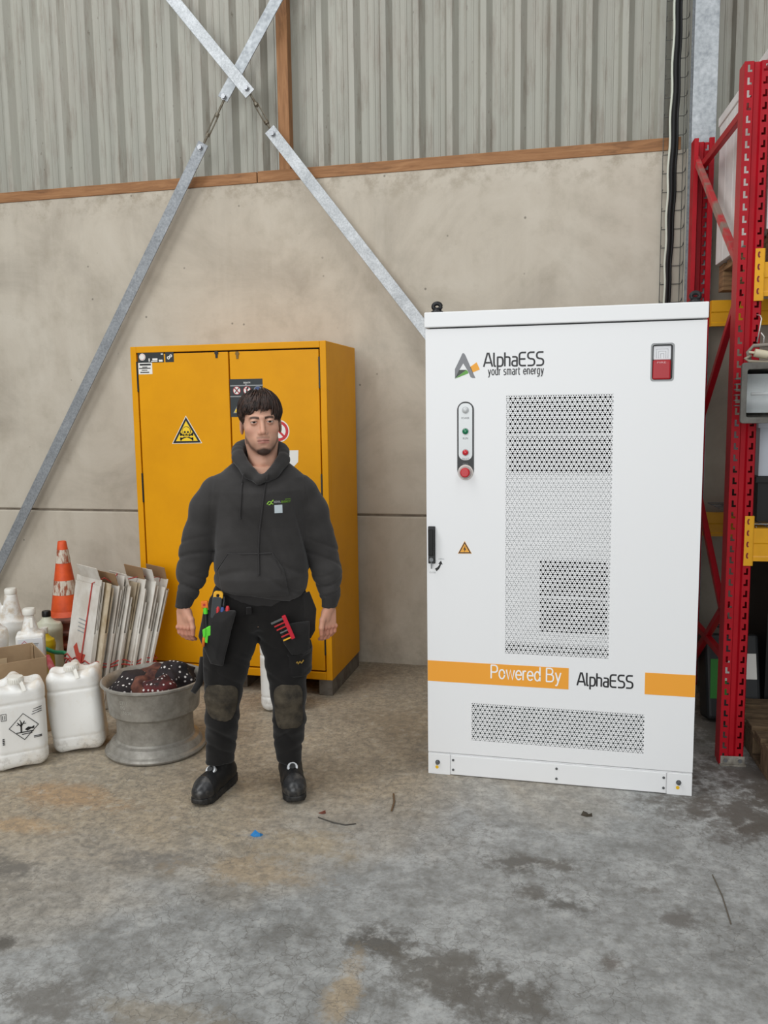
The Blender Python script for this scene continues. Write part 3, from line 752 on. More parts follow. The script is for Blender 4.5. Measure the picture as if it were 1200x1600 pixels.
bp = plate(uv[0] - 0.004, uv[1] + 0.004, zrow, uv[3] + 0.004, op, 0.010, 0.013).build('backing_plate', M('backing_grey', (226, 227, 227), 0.6), door)
DK = M('filter_black', (10, 10, 11), 0.9)
for r in op: WB('fan_filter', r[0], r[1], 0.027, 0.0295, r[2], r[3], DK, door, bevel=0)
WB('vent_filter_plate', uv[0] - 0.003, uv[1] + 0.003, 0.020, 0.024, uv[2] - 0.003, zrow - 0.001, M('filter_grey', (92, 94, 94), 0.9), door, bevel=0)  # grey filter backing behind the vent holes
WB('vent_filter_plate', lv[0] - 0.003, lv[1] + 0.003, 0.020, 0.024, lv[2] - 0.003, lv[3] + 0.003, M('filter_grey_green', (112, 118, 118), 0.9), door, bevel=0)
# alarm sounder in its recess
ar = empty('alarm_beacon'); ar.parent = door; 
q = MB(); ring_poly(q, rrect(al[0] - 0.003, al[1] + 0.003, al[2] - 0.003, al[3] + 0.003, 0.012), rrect(al[0] + 0.003, al[1] - 0.003, al[2] + 0.003, al[3] - 0.003, 0.010), -0.001, 0.03); q.build('recess_frame', M('recess_grey', (150, 152, 152), 0.5), ar)
q = MB(); q.box(al[0], al[1], 0.026, 0.03, al[2], al[3]); q.build('recess_back', M('recess_back', (120, 122, 122), 0.6), ar)
zm = wp(1035, 562)[1]
q = MB(); q.prism(rrect(al[0] + 0.007, al[1] - 0.009, zm, al[3] - 0.008, 0.004), 0.006, 0.028); q.build('sounder', M('sounder_white', (226, 226, 228), 0.4), ar, bevel=0.003)
for k, s in enumerate((0.022, 0.014, 0.006)):
    cx = (al[0] + al[1]) / 2 - 0.001; q = MB(); top = al[3] - 0.020 - k * 0.009
    q.tube([(cx - s, 0.006, zm + 0.006), (cx - s, 0.006, top), (cx + s, 0.006, top), (cx + s, 0.006, zm + 0.006)], 0.0009, 5); q.build('sound_slot', M('slot_grey', (150, 150, 152), 0.6), ar)
q = MB(); q.prism(rrect(al[0] + 0.005, al[1] - 0.009, al[2] + 0.004, zm - 0.001, 0.006), -0.001, 0.028); q.build('red_lens', M('red_lens', (170, 18, 30), 0.4), ar, bevel=0.006, seg=3)
text('beacon_lettering', 'FIRE', al[0] + 0.022, al[1] - 0.028, zm - 0.014, -0.0016, M('lens_print', (224, 170, 172), 0.4), ar, height=0.007)
# indicator strip
cx = (cp[0] + cp[1]) / 2; zc0, zc1 = wp(727, 749)[1], wp(727, 627.5)[1]; hw = (cp[1] - cp[0]) / 2
ind = empty('indicator_strip'); ind.parent = door
q = MB(); q.prism(rrect(cp[0], cp[1], zc0 + 0.006, zc1, hw * 0.98, 10), -0.003, 0.0); q.build('strip_plate', BLKP, ind, bevel=0.001)
q = MB(); q.prism(rrect(cp[0] + 0.0065, cp[1] - 0.0065, wp(727, 719)[1], zc1 - 0.0065, hw * 0.72, 10), -0.0042, -0.002); q.build('strip_face', M('strip_silver', (188, 190, 190), 0.35, 0.3), ind)
for (py, rr, mat, nm) in ((641, 0.0125, M('lamp_clear', (196, 198, 198), 0.2, coat=0.4), 'power_lamp'), (674, 0.0125, M('lamp_green', (0, 112, 72), 0.25, coat=0.4), 'run_lamp'), (707, 0.0125, M('lamp_red', (196, 30, 42), 0.25, coat=0.4), 'fault_lamp')):
    z = wp(727.5, py)[1]; q = MB(); q.disc(cx, z, rr + 0.002, -0.0075, -0.004, 24); lr = q.build(nm, M('bezel_grey', (128, 130, 130), 0.3, 0.6), ind)
    q = MB()
    q.add([(cx + rr * math.cos(a) * math.cos(b), -0.0072 - 0.006 * math.sin(b), z + rr * math.sin(a) * math.cos(b)) for b in (0, 0.5, 1.0, 1.45) for a in [2 * PI * k / 24 for k in range(24)]],
          [(r * 24 + k, r * 24 + (k + 1) % 24, (r + 1) * 24 + (k + 1) % 24, (r + 1) * 24 + k) for r in range(3) for k in range(24)] + [tuple(range(72, 96))])
    q.build('lens', mat, lr, smooth=True)
for t_, py, w in (('POWER', 655, 0.033), ('RUN', 686.5, 0.021), ('FAULT', 718.5, 0.029), ('EPO', 726.8, 0.022)):
    text('lamp_lettering', t_, cx - w / 2, cx + w / 2, wp(727.5, py)[1], -0.0046, M('print_dim', (70, 72, 74), 0.5) if t_ != 'EPO' else M('print_dim_light', (120, 122, 122), 0.5), ind, height=0.0085)
z = wp(727, 738)[1]
q = MB(); q.disc(cx, z, 0.033, -0.006, 0.0, 28); eb = q.build('emergency_button', M('button_guard', (206, 196, 190), 0.3), ind, bevel=0.003)
q = MB(); q.disc(cx, z, 0.027, -0.012, -0.006, 28); q.build('guard_ring', M('guard_grey', (170, 160, 156), 0.35), eb, bevel=0.003)
q = MB(); q.disc(cx, z, 0.0205, -0.028, -0.006, 28); q.build('red_button', M('button_red', (190, 24, 34), 0.3), eb, bevel=0.005, seg=3)
# handle with key and its markings
h0, h1 = wp(669.5, 822), wp(680.5, 880)
hd = empty('door_handle'); hd.parent = door
q = MB(); q.prism(rrect(h0[0], h1[0], h1[1], h0[1], 0.003), -0.012, 0.0); q.build('handle_base', BLKP, hd, bevel=0.002)
q = MB(); q.prism(rrect(h0[0] + 0.003, h1[0] - 0.003, h1[1] + 0.038, h0[1] - 0.010, 0.003), -0.030, -0.012); q.build('lever', M('gloss_black', (8, 8, 9), 0.2), hd, bevel=0.003)
q = MB(); q.disc((h0[0] + h1[0]) / 2, h1[1] + 0.018, 0.009, -0.020, -0.010, 16); q.build('lock_barrel', SCR, hd)
q = MB(); q.box((h0[0] + h1[0]) / 2 - 0.003, (h0[0] + h1[0]) / 2 + 0.001, -0.016, -0.010, h1[1] - 0.022, h1[1] + 0.006); q.build('key', SCR, hd)
arc0 = (h0[0] + 0.012, h1[1] + 0.006); pts = []
for k in range(9):
    a = math.radians(-62 + 50 * k / 8); pts.append((a, 0.003 + 0.0035 * (1 - k / 8)))
lo = [(arc0[0] + (0.040 - w) * math.cos(a), arc0[1] + (0.040 - w) * math.sin(a)) for a, w in pts]; hi = [(arc0[0] + (0.040 + w) * math.cos(a), arc0[1] + (0.040 + w) * math.sin(a)) for a, w in pts]
q = MB(); q.prism(hi + lo[::-1], -0.0008, 0.0); a = math.radians(-8)
q.prism([(arc0[0] + 0.030, arc0[1] - 0.008), (arc0[0] + 0.049, arc0[1] - 0.011), (arc0[0] + 0.042, arc0[1] + 0.006)], -0.0008, 0.0); q.build('turn_arrow', BLKI, door)
text('handle_lettering', 'OPEN', wp(685.5, 875)[0], wp(694, 875)[0], wp(690, 874.5)[1], -0.0006, GRYI, door, height=0.006)
text('handle_lettering', 'CLOSE', wp(671, 896)[0], wp(681, 896)[0], wp(676, 895.5)[1], -0.0006, GRYI, door, height=0.006)
# logo, lettering, bands and warning triangle
def _arc(cx, cy, rx, ry, a0, a1, n=14): return [(cx + rx * math.cos(math.radians(a0 + (a1 - a0) * k / n)), cy + ry * math.sin(math.radians(a0 + (a1 - a0) * k / n))) for k in range(n + 1)]
def _ch(p, it=2):
    for _ in range(it):
        o = [p[0]]
        for i in range(len(p) - 1):
            a, b = p[i], p[i + 1]; o += [(a[0] * .75 + b[0] * .25, a[1] * .75 + b[1] * .25), (a[0] * .25 + b[0] * .75, a[1] * .25 + b[1] * .75)]
        p = o + [p[-1]]
    return p
GLY = {  # strokes and advance; baseline 0, x-height 0.5, capitals 0.72
 'A': ([[(0, 0), (0.24, 0.72), (0.34, 0.72), (0.58, 0)], [(0.10, 0.21), (0.48, 0.21)]], 0.66), 'l': ([_ch([(0, 0.74), (0, 0.02), (0.12, 0)])], 0.22),
 'p': ([[(0, 0.5), (0, -0.2)], _ch([(0, 0.5), (0.36, 0.5), (0.36, 0.0), (0, 0.0)])], 0.46), 'h': ([[(0, 0.74), (0, 0)], _ch([(0, 0.5), (0.33, 0.5), (0.33, 0.3), (0.33, 0)])], 0.46),
 'a': ([_ch([(0.03, 0.5), (0.33, 0.5), (0.33, 0.30), (0.33, 0)]), _ch([(0.33, 0), (0.0, 0.0), (0.0, 0.28), (0.33, 0.28)])], 0.46),
 'E': ([_ch([(0.42, 0.72), (0.0, 0.72), (0.0, 0.36), (0.0, 0.0), (0.42, 0.0)]), [(0, 0.37), (0.38, 0.37)]], 0.54), 'S': ([_ch([(0.42, 0.72), (0.0, 0.72), (0.0, 0.38), (0.44, 0.36), (0.44, 0.0), (0.0, 0.0)])], 0.56),
 'P': ([[(0, 0), (0, 0.72)], _ch([(0, 0.72), (0.46, 0.72), (0.46, 0.34), (0, 0.34)])], 0.56), 'o': ([_arc(0.20, 0.25, 0.20, 0.25, 0, 360, 20)], 0.50), 'w': ([[(0, 0.5), (0.14, 0), (0.29, 0.5), (0.44, 0), (0.58, 0.5)]], 0.66),
 'e': ([_arc(0.20, 0.25, 0.20, 0.25, 0, 318, 18), [(0, 0.26), (0.40, 0.26)]], 0.49), 'r': ([[(0, 0.5), (0, 0)], _ch([(0, 0.32), (0.05, 0.5), (0.20, 0.49)])], 0.28), 'd': ([[(0.38, 0.74), (0.38, 0)], _arc(0.19, 0.25, 0.19, 0.25, 0, 360, 20)], 0.50),
 'B': ([[(0, 0), (0, 0.72)], _ch([(0, 0.72), (0.44, 0.72), (0.44, 0.39), (0, 0.39)]), _ch([(0, 0.39), (0.50, 0.39), (0.50, 0), (0, 0)])], 0.62), 'y': ([[(0, 0.5), (0.18, 0.02)], _ch([(0.36, 0.5), (0.18, 0.0), (0.10, -0.20), (0.0, -0.19)])], 0.44),
 'u': ([_ch([(0, 0.5), (0, 0.0), (0.33, 0.0), (0.33, 0.2)]), [(0.33, 0.5), (0.33, 0)]], 0.47), 's': ([_ch([(0.28, 0.5), (0.0, 0.5), (0.0, 0.27), (0.30, 0.25), (0.30, 0.0), (0.0, 0.0)])], 0.42),
 'm': ([[(0, 0.5), (0, 0)], _ch([(0, 0.5), (0.28, 0.5), (0.28, 0.3), (0.28, 0)]), _ch([(0.28, 0.5), (0.56, 0.5), (0.56, 0.3), (0.56, 0)])], 0.70), 't': ([_ch([(0.06, 0.64), (0.06, 0.0), (0.22, 0.0)]), [(0, 0.5), (0.22, 0.5)]], 0.32),
 'n': ([[(0, 0.5), (0, 0)], _ch([(0, 0.5), (0.33, 0.5), (0.33, 0.3), (0.33, 0)])], 0.47), 'g': ([_ch([(0.34, 0.5), (0.0, 0.5), (0.0, 0.0), (0.34, 0.02)]), _ch([(0.34, 0.5), (0.34, -0.2), (0.02, -0.2)])], 0.48), ' ': ([], 0.28)}
def lettering(name, body, x0, x1, zb, cap, y, mat, parent, w, gap=0.03):
    q = MB(); adv = 0.0; S = []
    for ch in body:
        st, a = GLY[ch]; S += [[(px_ + adv, pz_) for px_, pz_ in s_] for s_ in st]; adv += a + gap
    mnx = min(p[0] for s_ in S for p in s_); mxx = max(p[0] for s_ in S for p in s_)
    fx = (x1 - x0) / (mxx - mnx); fz = cap / 0.72; hw_ = w * cap / 2
    for si, s_ in enumerate(S):
        P = [Vector((x0 + (a - mnx) * fx, zb + b * fz)) for a, b in s_]; n = len(P); L_, R_ = [], []
        for i in range(n):
            d0 = (P[i] - P[i - 1]).normalized() if i else None; d1 = (P[i + 1] - P[i]).normalized() if i < n - 1 else None
            d = d0 if d1 is None else d1 if d0 is None else (d0 + d1); d = d.normalized() if d.length > 1e-6 else d1
            k = 1.0 if d0 is None or d1 is None else min(1.6, 1 / max(0.5, abs(d.dot(d1)))); nn = Vector((-d.y, d.x)) * hw_ * k
            e = -d * hw_ * 0.4 if d0 is None else d * hw_ * 0.4 if d1 is None else Vector((0, 0)); L_.append(P[i] + nn + e); R_.append(P[i] - nn + e)
        m = len(q.v); yy = y - 0.00003 * si; q.v += [(v.x, yy, v.y) for v in R_] + [(v.x, yy, v.y) for v in L_]
        for i in range(n - 1): q.f.append((m + i, m + i + 1, m + n + i + 1, m + n + i)); q.mi.append(0)
    return q.build(name, mat, parent)
INK = M('logo_ink', (34, 34, 36), 0.5)
z6 = lambda x, y: wp(700 + x / 6.0, 520 + y / 6.0)
LG = {'grey': (M('logo_grey', (128, 129, 132), 0.5), [z6(122, 222), z6(133, 196), z6(143, 190), z6(155, 197), z6(165, 215), z6(257, 424), z6(228, 424), z6(212, 415), z6(190, 365), z6(143, 286), z6(105, 350), z6(65, 428), z6(65, 340)]),
      'dark': (M('logo_dark', (62, 68, 62), 0.5), [z6(105, 348), z6(172, 347), z6(66, 428)]),
      'green': (M('logo_green', (98, 160, 66), 0.5), [z6(172, 347), z6(190, 366), z6(190, 381), z6(66, 430)]),
      'orange': (M('logo_orange', (240, 166, 44), 0.5), [z6(207, 320), z6(268, 276), z6(299, 344), z6(232, 372)])}
lg = empty('logo'); lg.parent = door
for k, (m, p) in LG.items():
    q = MB(); q.prism(p, -0.0006, 0.0); q.build('logo_' + k, m, lg)
lettering('brand_lettering', 'AlphaESS', wp(756, 565)[0], wp(849, 565)[0], wp(775, 572.3)[1], wp(775, 552)[1] - wp(775, 572.3)[1], -0.0006, INK, door, 0.13)
lettering('slogan_lettering', 'your smart energy', wp(763, 584)[0], wp(849, 584)[0], wp(764, 586.0)[1], wp(764, 574)[1] - wp(764, 586.0)[1], -0.0006, INK, door, 0.12, 0.10)
ORG = M('band_orange', (243, 164, 48), 0.5)
zt, zb = wp(668, 1031.5)[1], wp(668, 1063.5)[1]
for x0, x1 in ((-hx + 0.0005, wp(888.5, 1060)[0]), (wp(1007.5, 1070)[0], hx - 0.0005)):
    q = MB(); q.box(x0, x1, -0.0006, 0.0, zb, zt); q.build('orange_band', ORG, door)
lettering('band_lettering', 'Powered By', wp(767.5, 1050)[0], wp(876, 1055)[0], wp(870, 1065.5)[1], wp(870, 1045)[1] - wp(870, 1065.5)[1], -0.0012, M('print_white', (246, 246, 244), 0.5), door, 0.105, 0.04)
lettering('brand_lettering', 'AlphaESS', wp(902, 1065)[0], wp(988.5, 1065)[0], wp(915, 1071)[1], wp(915, 1052)[1] - wp(915, 1071)[1], -0.0006, INK, door, 0.13)
T = [wp(716, 864.5), wp(736.5, 864.5), wp(726, 846)]
sticker('voltage_sticker', door, [(M('sticker_amber', (236, 168, 60), 0.5), [scl(T, 1.06)], 0), (M('print_brown', (58, 40, 28), 0.5), [scl(T, 0.98)], 1), (M('sticker_amber', (236, 168, 60), 0.5), [scl(T, 0.72)], 2),
    (BLKI, [[wp(727, 852.5), wp(724, 858.5), wp(726, 858.2), wp(725, 863), wp(728.6, 856.8), wp(726.6, 857)]], 3)], base=0.0, label='amber triangular high voltage sticker')
# lifting eyes
for px, py in ((679, 486), (1091, 470)):
    x = wp(px, py)[0]; x = max(-hx + 0.04, min(hx - 0.04, x))
    q = MB(); q.lathe([(0.026, 0), (0.026, 0.010), (0.018, 0.014), (0.016, 0.022)], 16, (x, 0.06, ZL1))
    for s in range(1):
        q.tube([(x + 0.016 * math.cos(a), 0.06, ZL1 + 0.030 + 0.013 * math.sin(a)) for a in [2 * PI * k / 18 for k in range(19)]], 0.009, 8, caps=False)
    q.build('lifting_eye', M('eye_black', (24, 24, 26), 0.45, 0.3), wc, smooth=True)

# ================================================================== pallet rack on the right
RED = M('rack_red', (172, 9, 28), 0.42, c2=(156, 7, 24), vscale=5, spec=0.3, bscale=40, bstr=0.04)
REDW = M('rack_red_worn', (176, 40, 44), 0.6, c2=(132, 112, 100), vscale=7, lo=0.45, hi=0.6)
RYEL = M('rack_yellow', (228, 164, 14), 0.42, c2=(212, 150, 10), vscale=6)
RZ = math.radians(4.4)
rk = thing('rack_frame', 'red steel pallet rack upright frame with slotted posts', 'rack', (0.624, 3.9, 0), RZ)
PWD, PDP, PH, PT = 0.100, 0.085, 3.04, 0.05
def post_plate():
    q = MB()
    def cellgrid(xs, zs, skip, y):
        n = len(q.v)
        for z in zs:
            for x in xs: q.v.append((x, y, z))
        m = len(xs)
        for j in range(len(zs) - 1):
            for i in range(m - 1):
                if (i, j) in skip: continue
                q.f.append((n + j * m + i, n + j * m + i + 1, n + (j + 1) * m + i + 1, n + (j + 1) * m + i)); q.mi.append(0)
    nC = int(PH / PT)
    for k in range(nC):
        z = k * PT + 0.02
        zs = [z, z + 0.008, z + 0.017, z + 0.037, z + PT]
        cellgrid([0.0, 0.010, 0.019, 0.028, 0.034], zs, {(1, 1), (1, 2), (2, 1)}, 0)
        cellgrid([PWD - 0.034, PWD - 0.028, PWD - 0.019, PWD - 0.010, PWD], zs, {(2, 1), (2, 2), (1, 1)}, 0)
    z0, z1 = 0.0, nC * PT + 0.02
    # groove, sides, rear lips, as one strip profile
    prof = [[(0.034, 0), (0.040, 0.012), (PWD - 0.040, 0.012), (PWD - 0.034, 0)], [(0, 0), (0, PDP), (0.022, PDP), (0.022, PDP - 0.014)], [(PWD, 0), (PWD, PDP), (PWD - 0.022, PDP), (PWD - 0.022, PDP - 0.014)]]
    for p in prof:
        n = len(q.v)
        for x, y in p: q.v += [(x, y, z0), (x, y, z1)]
        for i in range(len(p) - 1): q.f.append((n + 2 * i, n + 2 * i + 2, n + 2 * i + 3, n + 2 * i + 1)); q.mi.append(0)
    for x0, x1 in ((0, 0.034), (PWD - 0.034, PWD)):
        n = len(q.v); q.v += [(x0, 0, 0), (x1, 0, 0), (x1, 0, 0.02), (x0, 0, 0.02)]; q.f.append((n, n + 1, n + 2, n + 3)); q.mi.append(0)
    return q
pf = post_plate().build('post', RED, rk); pf.modifiers.new('solid', 'SOLIDIFY').thickness = 0.0025
pr = pf.copy(); COL.objects.link(pr); pr.location = (PWD, 1.09, 0); pr.rotation_euler = (0, 0, PI)
def rbar(a, b, mat, w=0.034, name='brace'):
    q = MB(); a = Vector(a); b = Vector(b); d = (b - a).normalized(); n = Vector((1, 0, 0)); s = d.cross(n)
    q.bar(a, b, w, 0.028, (1, 0, 0)); return q.build(name, mat, rk, bevel=0.004)
cxp = PWD / 2
rbar((cxp, 0.04, 2.885), (cxp, 1.05, 2.885), RED)
rbar((cxp - 0.028, 1.06, 2.93), (cxp - 0.028, 0.05, 2.20), REDW)
rbar((cxp - 0.028, 0.05, 2.10), (cxp - 0.028, 1.05, 1.30), RED)
rbar((cxp - 0.028, 1.05, 1.42), (cxp - 0.028, 0.05, 0.61), RED)
rbar((cxp - 0.028, 0.05, 0.75), (cxp - 0.028, 1.05, 0.06), RED)
rbar((cxp - 0.030, 0.05, 0.48), (cxp - 0.030, 1.05, 0.48), RED)
for y in (0.0, 1.09 - PDP):
    q = MB(); q.box(-0.002, PWD + 0.012, y - 0.012, y + PDP + 0.01, 0.0, 0.008); q.box(0.002, PWD + 0.006, y - 0.006, y - 0.002, 0.008, 0.045)
    fp_ = q.build('foot_plate', M('foot_plate_grey', (150, 146, 136), 0.7, c2=(110, 104, 94), vscale=30), rk, bevel=0.001)
    for x in (0.022, 0.085):
        b = MB(); b.disc(x, 0.026, 0.009, y - 0.014, y - 0.006, 6); b.build('anchor_bolt', BLT, fp_)
def beam(label, y, z0, z1, front):
    t = thing('rack_beam', label, 'beam', Vector((0.624, 3.9, 0)) + Matrix.Rotation(RZ, 3, 'Z') @ Vector((0, y, 0)), RZ)
    s = -1 if front else 1; ya = 0.0
    zc = (z0 + z1) / 2; h = z1 - z0
    q = MB()
    xs0, xs1 = PWD + 0.004, 2.45
    prof = [(z0, 0.0), (z0 + h * 0.12, 0.0), (z0 + h * 0.16, 0.004), (z0 + h * 0.52, 0.004), (z0 + h * 0.56, 0.0), (z1, 0.0), (z1, 0.042), (z0, 0.042)]
    n = len(prof); vs = [(xs0, p[1], p[0]) for p in prof] + [(xs1, p[1], p[0]) for p in prof]
    fs = [(i, (i + 1) % n, n + (i + 1) % n, n + i) for i in range(n)] + [tuple(range(n - 1, -1, -1)), tuple(range(n, 2 * n))]
    q.add(vs, [f[::-1] for f in fs]); q.build('beam_bar', RYEL, t)
    if not front: return t
    q = MB(); q.box(0.066, PWD + 0.004, -0.007, -0.002, z0 - 0.02, z1 + 0.055); q.box(PWD + 0.0005, PWD + 0.005, -0.007, 0.05, z0 - 0.02, z1 + 0.055)
    cn = q.build('end_connector', RYEL, t, bevel=0.001)
    for k in range(4):
        zz = z1 + 0.03 - 0.05 * k; q = MB()
        q.prism([(0.081 + 0.006 * math.cos(a), zz + 0.013 * math.sin(a)) for a in [math.radians(60 + 24 * i) for i in range(11)]] + [(0.0845 + 0.003 * math.cos(a), zz + 0.008 * math.sin(a)) for a in [math.radians(300 - 24 * i) for i in range(11)]], -0.0082, -0.006)
        q.build('hook_slot', M('hook_shadow', (120, 12, 26), 0.5), cn)
    return t
beam('yellow rack beam at the front of the upper shelf', -0.003, 2.075, 2.215, True)
beam('yellow rack beam at the front of the lower shelf', -0.003, 0.94, 1.085, True)
rb1 = beam('yellow rack beam at the back of the upper shelf under the wooden pallet', 1.045 - PDP + 0.0, 2.04, 2.175, False)
rb2 = beam('yellow rack beam at the back of the lower shelf, half hidden by shadow', 1.045 - PDP + 0.0, 0.905, 1.035, False)
RM = Matrix.Translation((0.624, 3.9, 0)) @ Matrix.Rotation(RZ, 4, 'Z')
def rthing(name, label, cat, p, rz=0.0): return thing(name, label, cat, RM @ Vector(p), RZ + rz)
# wooden pallet and white panelled crate on the upper shelf
WOOD = M('pallet_wood', (142, 108, 74), 0.85, c2=(104, 76, 50), vscale=5, stretch=(2, 2, 12), bscale=30, bstr=0.2)
pl = rthing('wooden_pallet', 'brown wooden pallet under the white crate on the upper shelf', 'pallet', (0.14, 0.02, 2.216))
for y in (0.0, 0.44, 0.86): q = MB(); q.box(0, 1.2, y, y + 0.1, 0, 0.02); q.build('bottom_board', WOOD, pl, bevel=0.002)
for y in (0.0, 0.44, 0.86):
    for x in (0.0, 0.5, 1.06): q = MB(); q.box(x, x + 0.14, y, y + 0.1, 0.02, 0.098); q.build('block', WOOD, pl, bevel=0.003)
for i in range(3): x = (0, 0.5, 1.06)[i]; q = MB(); q.box(x, x + 0.14, 0, 0.96, 0.098, 0.118); q.build('stringer_board', WOOD, pl, bevel=0.002)
for i in range(6): y = i * 0.172; q = MB(); q.box(0, 1.2, y, y + 0.1, 0.118, 0.138); q.build('deck_board', WOOD, pl, bevel=0.002)
CRW = M('crate_white', (222, 218, 216), 0.55, c2=(206, 200, 198), vscale=4)
cr = rthing('white_crate', 'tall white panelled crate on the upper rack shelf', 'crate', (0.115, 0.03, 2.355))
for i in range(6): q = MB(); q.box(0, 0.018, i * 0.155, i * 0.155 + 0.151, 0, 0.70); q.build('side_panel', CRW, cr, bevel=0.003)
for i in range(7): q = MB(); q.box(0.02 + i * 0.165, 0.02 + i * 0.165 + 0.161, 0, 0.018, 0, 0.70); q.build('front_panel', CRW, cr, bevel=0.003)
q = MB(); q.box(-0.006, 1.2, -0.006, 0.94, 0.70, 0.745); q.build('crate_lid', CRW, cr, bevel=0.004)
q = MB(); q.box(0.018, 1.17, 0.018, 0.92, 0.002, 0.70); q.build('crate_core', CRW, cr)
# wire deck on the lower shelf with black and white crates
MESH = M('deck_wire', (150, 152, 152), 0.4, 0.7)
dk = rthing('wire_deck', 'grey wire mesh deck lying on the lower rack shelf', 'shelf deck', (0.11, 0.045, 1.037))
for i in range(40):
    q = MB(); x = 0.01 + i * 0.05; q.tube([(x, -0.03, 0.052), (x, 0.004, 0.052), (x, 0.90, 0.052)], 0.0028, 5); q.build('deck_rod', MESH, dk)
for i in range(12):
    q = MB(); y = 0.02 + i * 0.078; q.tube([(0, y, 0.0575), (2.0, y, 0.0575)], 0.0028, 5); q.build('cross_rod', MESH, dk)
def crate(name, label, p, w, d, h, mat, t=0.006):
    c = rthing(name, label, 'crate', p)
    q = MB(); q.box(0, w, 0, d, 0, t); q.box(0, w, 0, t, t, h); q.box(0, w, d - t, d, t, h); q.box(0, t, t, d - t, t, h); q.box(w - t, w, t, d - t, t, h)
    q.build('shell', mat, c)
    q = MB(); ring = 0.012
    for b in ((-ring, w + ring, -ring, 0), (-ring, w + ring, d, d + ring), (-ring, 0, 0, d), (w, w + ring, 0, d)): q.box(b[0], b[1], b[2], b[3], h - 0.028, h)
    q.build('rim', mat, c, bevel=0.002)
    return c
crate('black_crate', 'black plastic crate on the lower rack shelf under the pale crate', (0.14, 0.09, 1.105), 0.6, 0.5, 0.2, M('crate_black', (14, 14, 15), 0.5))
crate('pale_crate', 'pale grey plastic crate on the lower rack shelf below the floodlight', (0.14, 0.09, 1.307), 0.6, 0.5, 0.24, M('crate_pale', (186, 192, 200), 0.45))
# dark case with a green sticker and a floor pallet below
cs = thing('equipment_case', 'dark grey case with a green sticker leaning under the rack', 'case', (0.712, 4.42, 0.0), RZ)
cs.rotation_euler = (math.radians(-14), 0, RZ + 0.05)
GRN = M('sticker_green', (46, 132, 44), 0.5)
q = MB(); q.box(-0.07, 0.20, 0, 0.16, 0.022, 0.46); q.build('case_shell', M('case_dark', (38, 40, 42), 0.5), cs, bevel=0.02, seg=3)
q = MB(); q.prism([(-0.055, 0.13), (0.03, 0.13), (0.03, 0.33), (-0.045, 0.33)], -0.002, 0.002); q.build('green_sticker', GRN, cs)
q = MB(); q.prism(rrect(0.0, 0.06, 0.22, 0.36, 0.02), -0.004, 0.002); q.build('white_label', WHT, cs)
q = MB(); q.prism(rect((0.11, 0.36), (0.18, 0.23)), -0.004, 0.002); q.build('white_label', WHT, cs)
q = MB(); q.tube([(-0.02, 0.08, 0.45), (0.0, 0.08, 0.50), (0.14, 0.08, 0.50), (0.16, 0.08, 0.45)], 0.010, 8); q.build('case_handle', BLKP, cs, smooth=True)
DWOOD = M('dark_pallet_wood', (112, 92, 68), 0.9, c2=(80, 64, 46), vscale=5, stretch=(3, 12, 3))
fpal = thing('floor_pallet', 'worn wooden pallet on the floor at the foot of the rack', 'pallet', (0.80, 3.74, 0), math.radians(4))
for x in (0.0, 0.40, 0.80):
    for y in (0.0, 0.27, 0.55): q = MB(); q.box(x, x + 0.10, y, y + 0.14, 0.02, 0.10); q.build('block', DWOOD, fpal, bevel=0.004)
    q = MB(); q.box(x, x + 0.10, 0, 0.69, 0, 0.02); q.build('bottom_board', DWOOD, fpal, bevel=0.002); q = MB(); q.box(x, x + 0.10, 0, 0.69, 0.10, 0.12); q.build('stringer_board', DWOOD, fpal, bevel=0.002)
for i in range(5): y = i * 0.148; q = MB(); q.box(0, 0.9, y, y + 0.1, 0.12, 0.142); q.build('deck_board', DWOOD, fpal, bevel=0.003)
crate('added_shade_bin', 'large black plastic bin added on the floor to darken the back of the rack', (0.345, 0.58, 0.0), 0.75, 0.42, 0.86, M('crate_black', (14, 14, 15), 0.5))  # added bin, blocks light so the space under the rack turns dark
# floodlight hung on the post
FG = M('floodlight_housing', (108, 106, 100), 0.6, 0.2, c2=(84, 80, 74), vscale=12)
fl = thing('work_floodlight', 'grey halogen floodlight hanging on the red rack post', 'floodlight', (0.622, 3.70, 1.545))
q = MB(); ring_poly(q, rrect(0, 0.30, 0, 0.245, 0.012), rrect(0.022, 0.278, 0.024, 0.218, 0.010), 0.0, 0.022); q.build('front_frame', FG, fl, bevel=0.002)
q = MB(); q.hexa([(0.006, 0.022, 0.008), (0.294, 0.022, 0.008), (0.25, 0.185, 0.05), (0.05, 0.185, 0.05), (0.006, 0.022, 0.238), (0.294, 0.022, 0.238), (0.25, 0.185, 0.2), (0.05, 0.185, 0.2)][:8]); 
q.f = [f for i, f in enumerate(q.f) if i != 2]; q.mi = q.mi[:len(q.f)]
q.build('housing', FG, fl).modifiers.new('solid', 'SOLIDIFY').thickness = -0.003
q = MB(); pts = []
for k in range(9): a = math.radians(-70 + 140 * k / 8); pts.append((0.075 - 0.055 * math.cos(a) * 0 + 0.06 * math.cos(a), 0.122 + 0.085 * math.sin(a)))
vs_ = []
for y, z in pts: vs_ += [(0.024, y, z), (0.276, y, z)]
q.add(vs_, [(2 * i, 2 * i + 1, 2 * i + 3, 2 * i + 2) for i in range(8)]); q.build('reflector', M('reflector', (214, 218, 218), 0.4, 0.3, bscale=120, bstr=0.4), fl, smooth=True)
q = MB(); q.tube([(0.05, 0.07, 0.12), (0.25, 0.07, 0.12)], 0.006, 10); q.build('halogen_tube', M('quartz', (220, 222, 222), 0.15), fl, smooth=True)
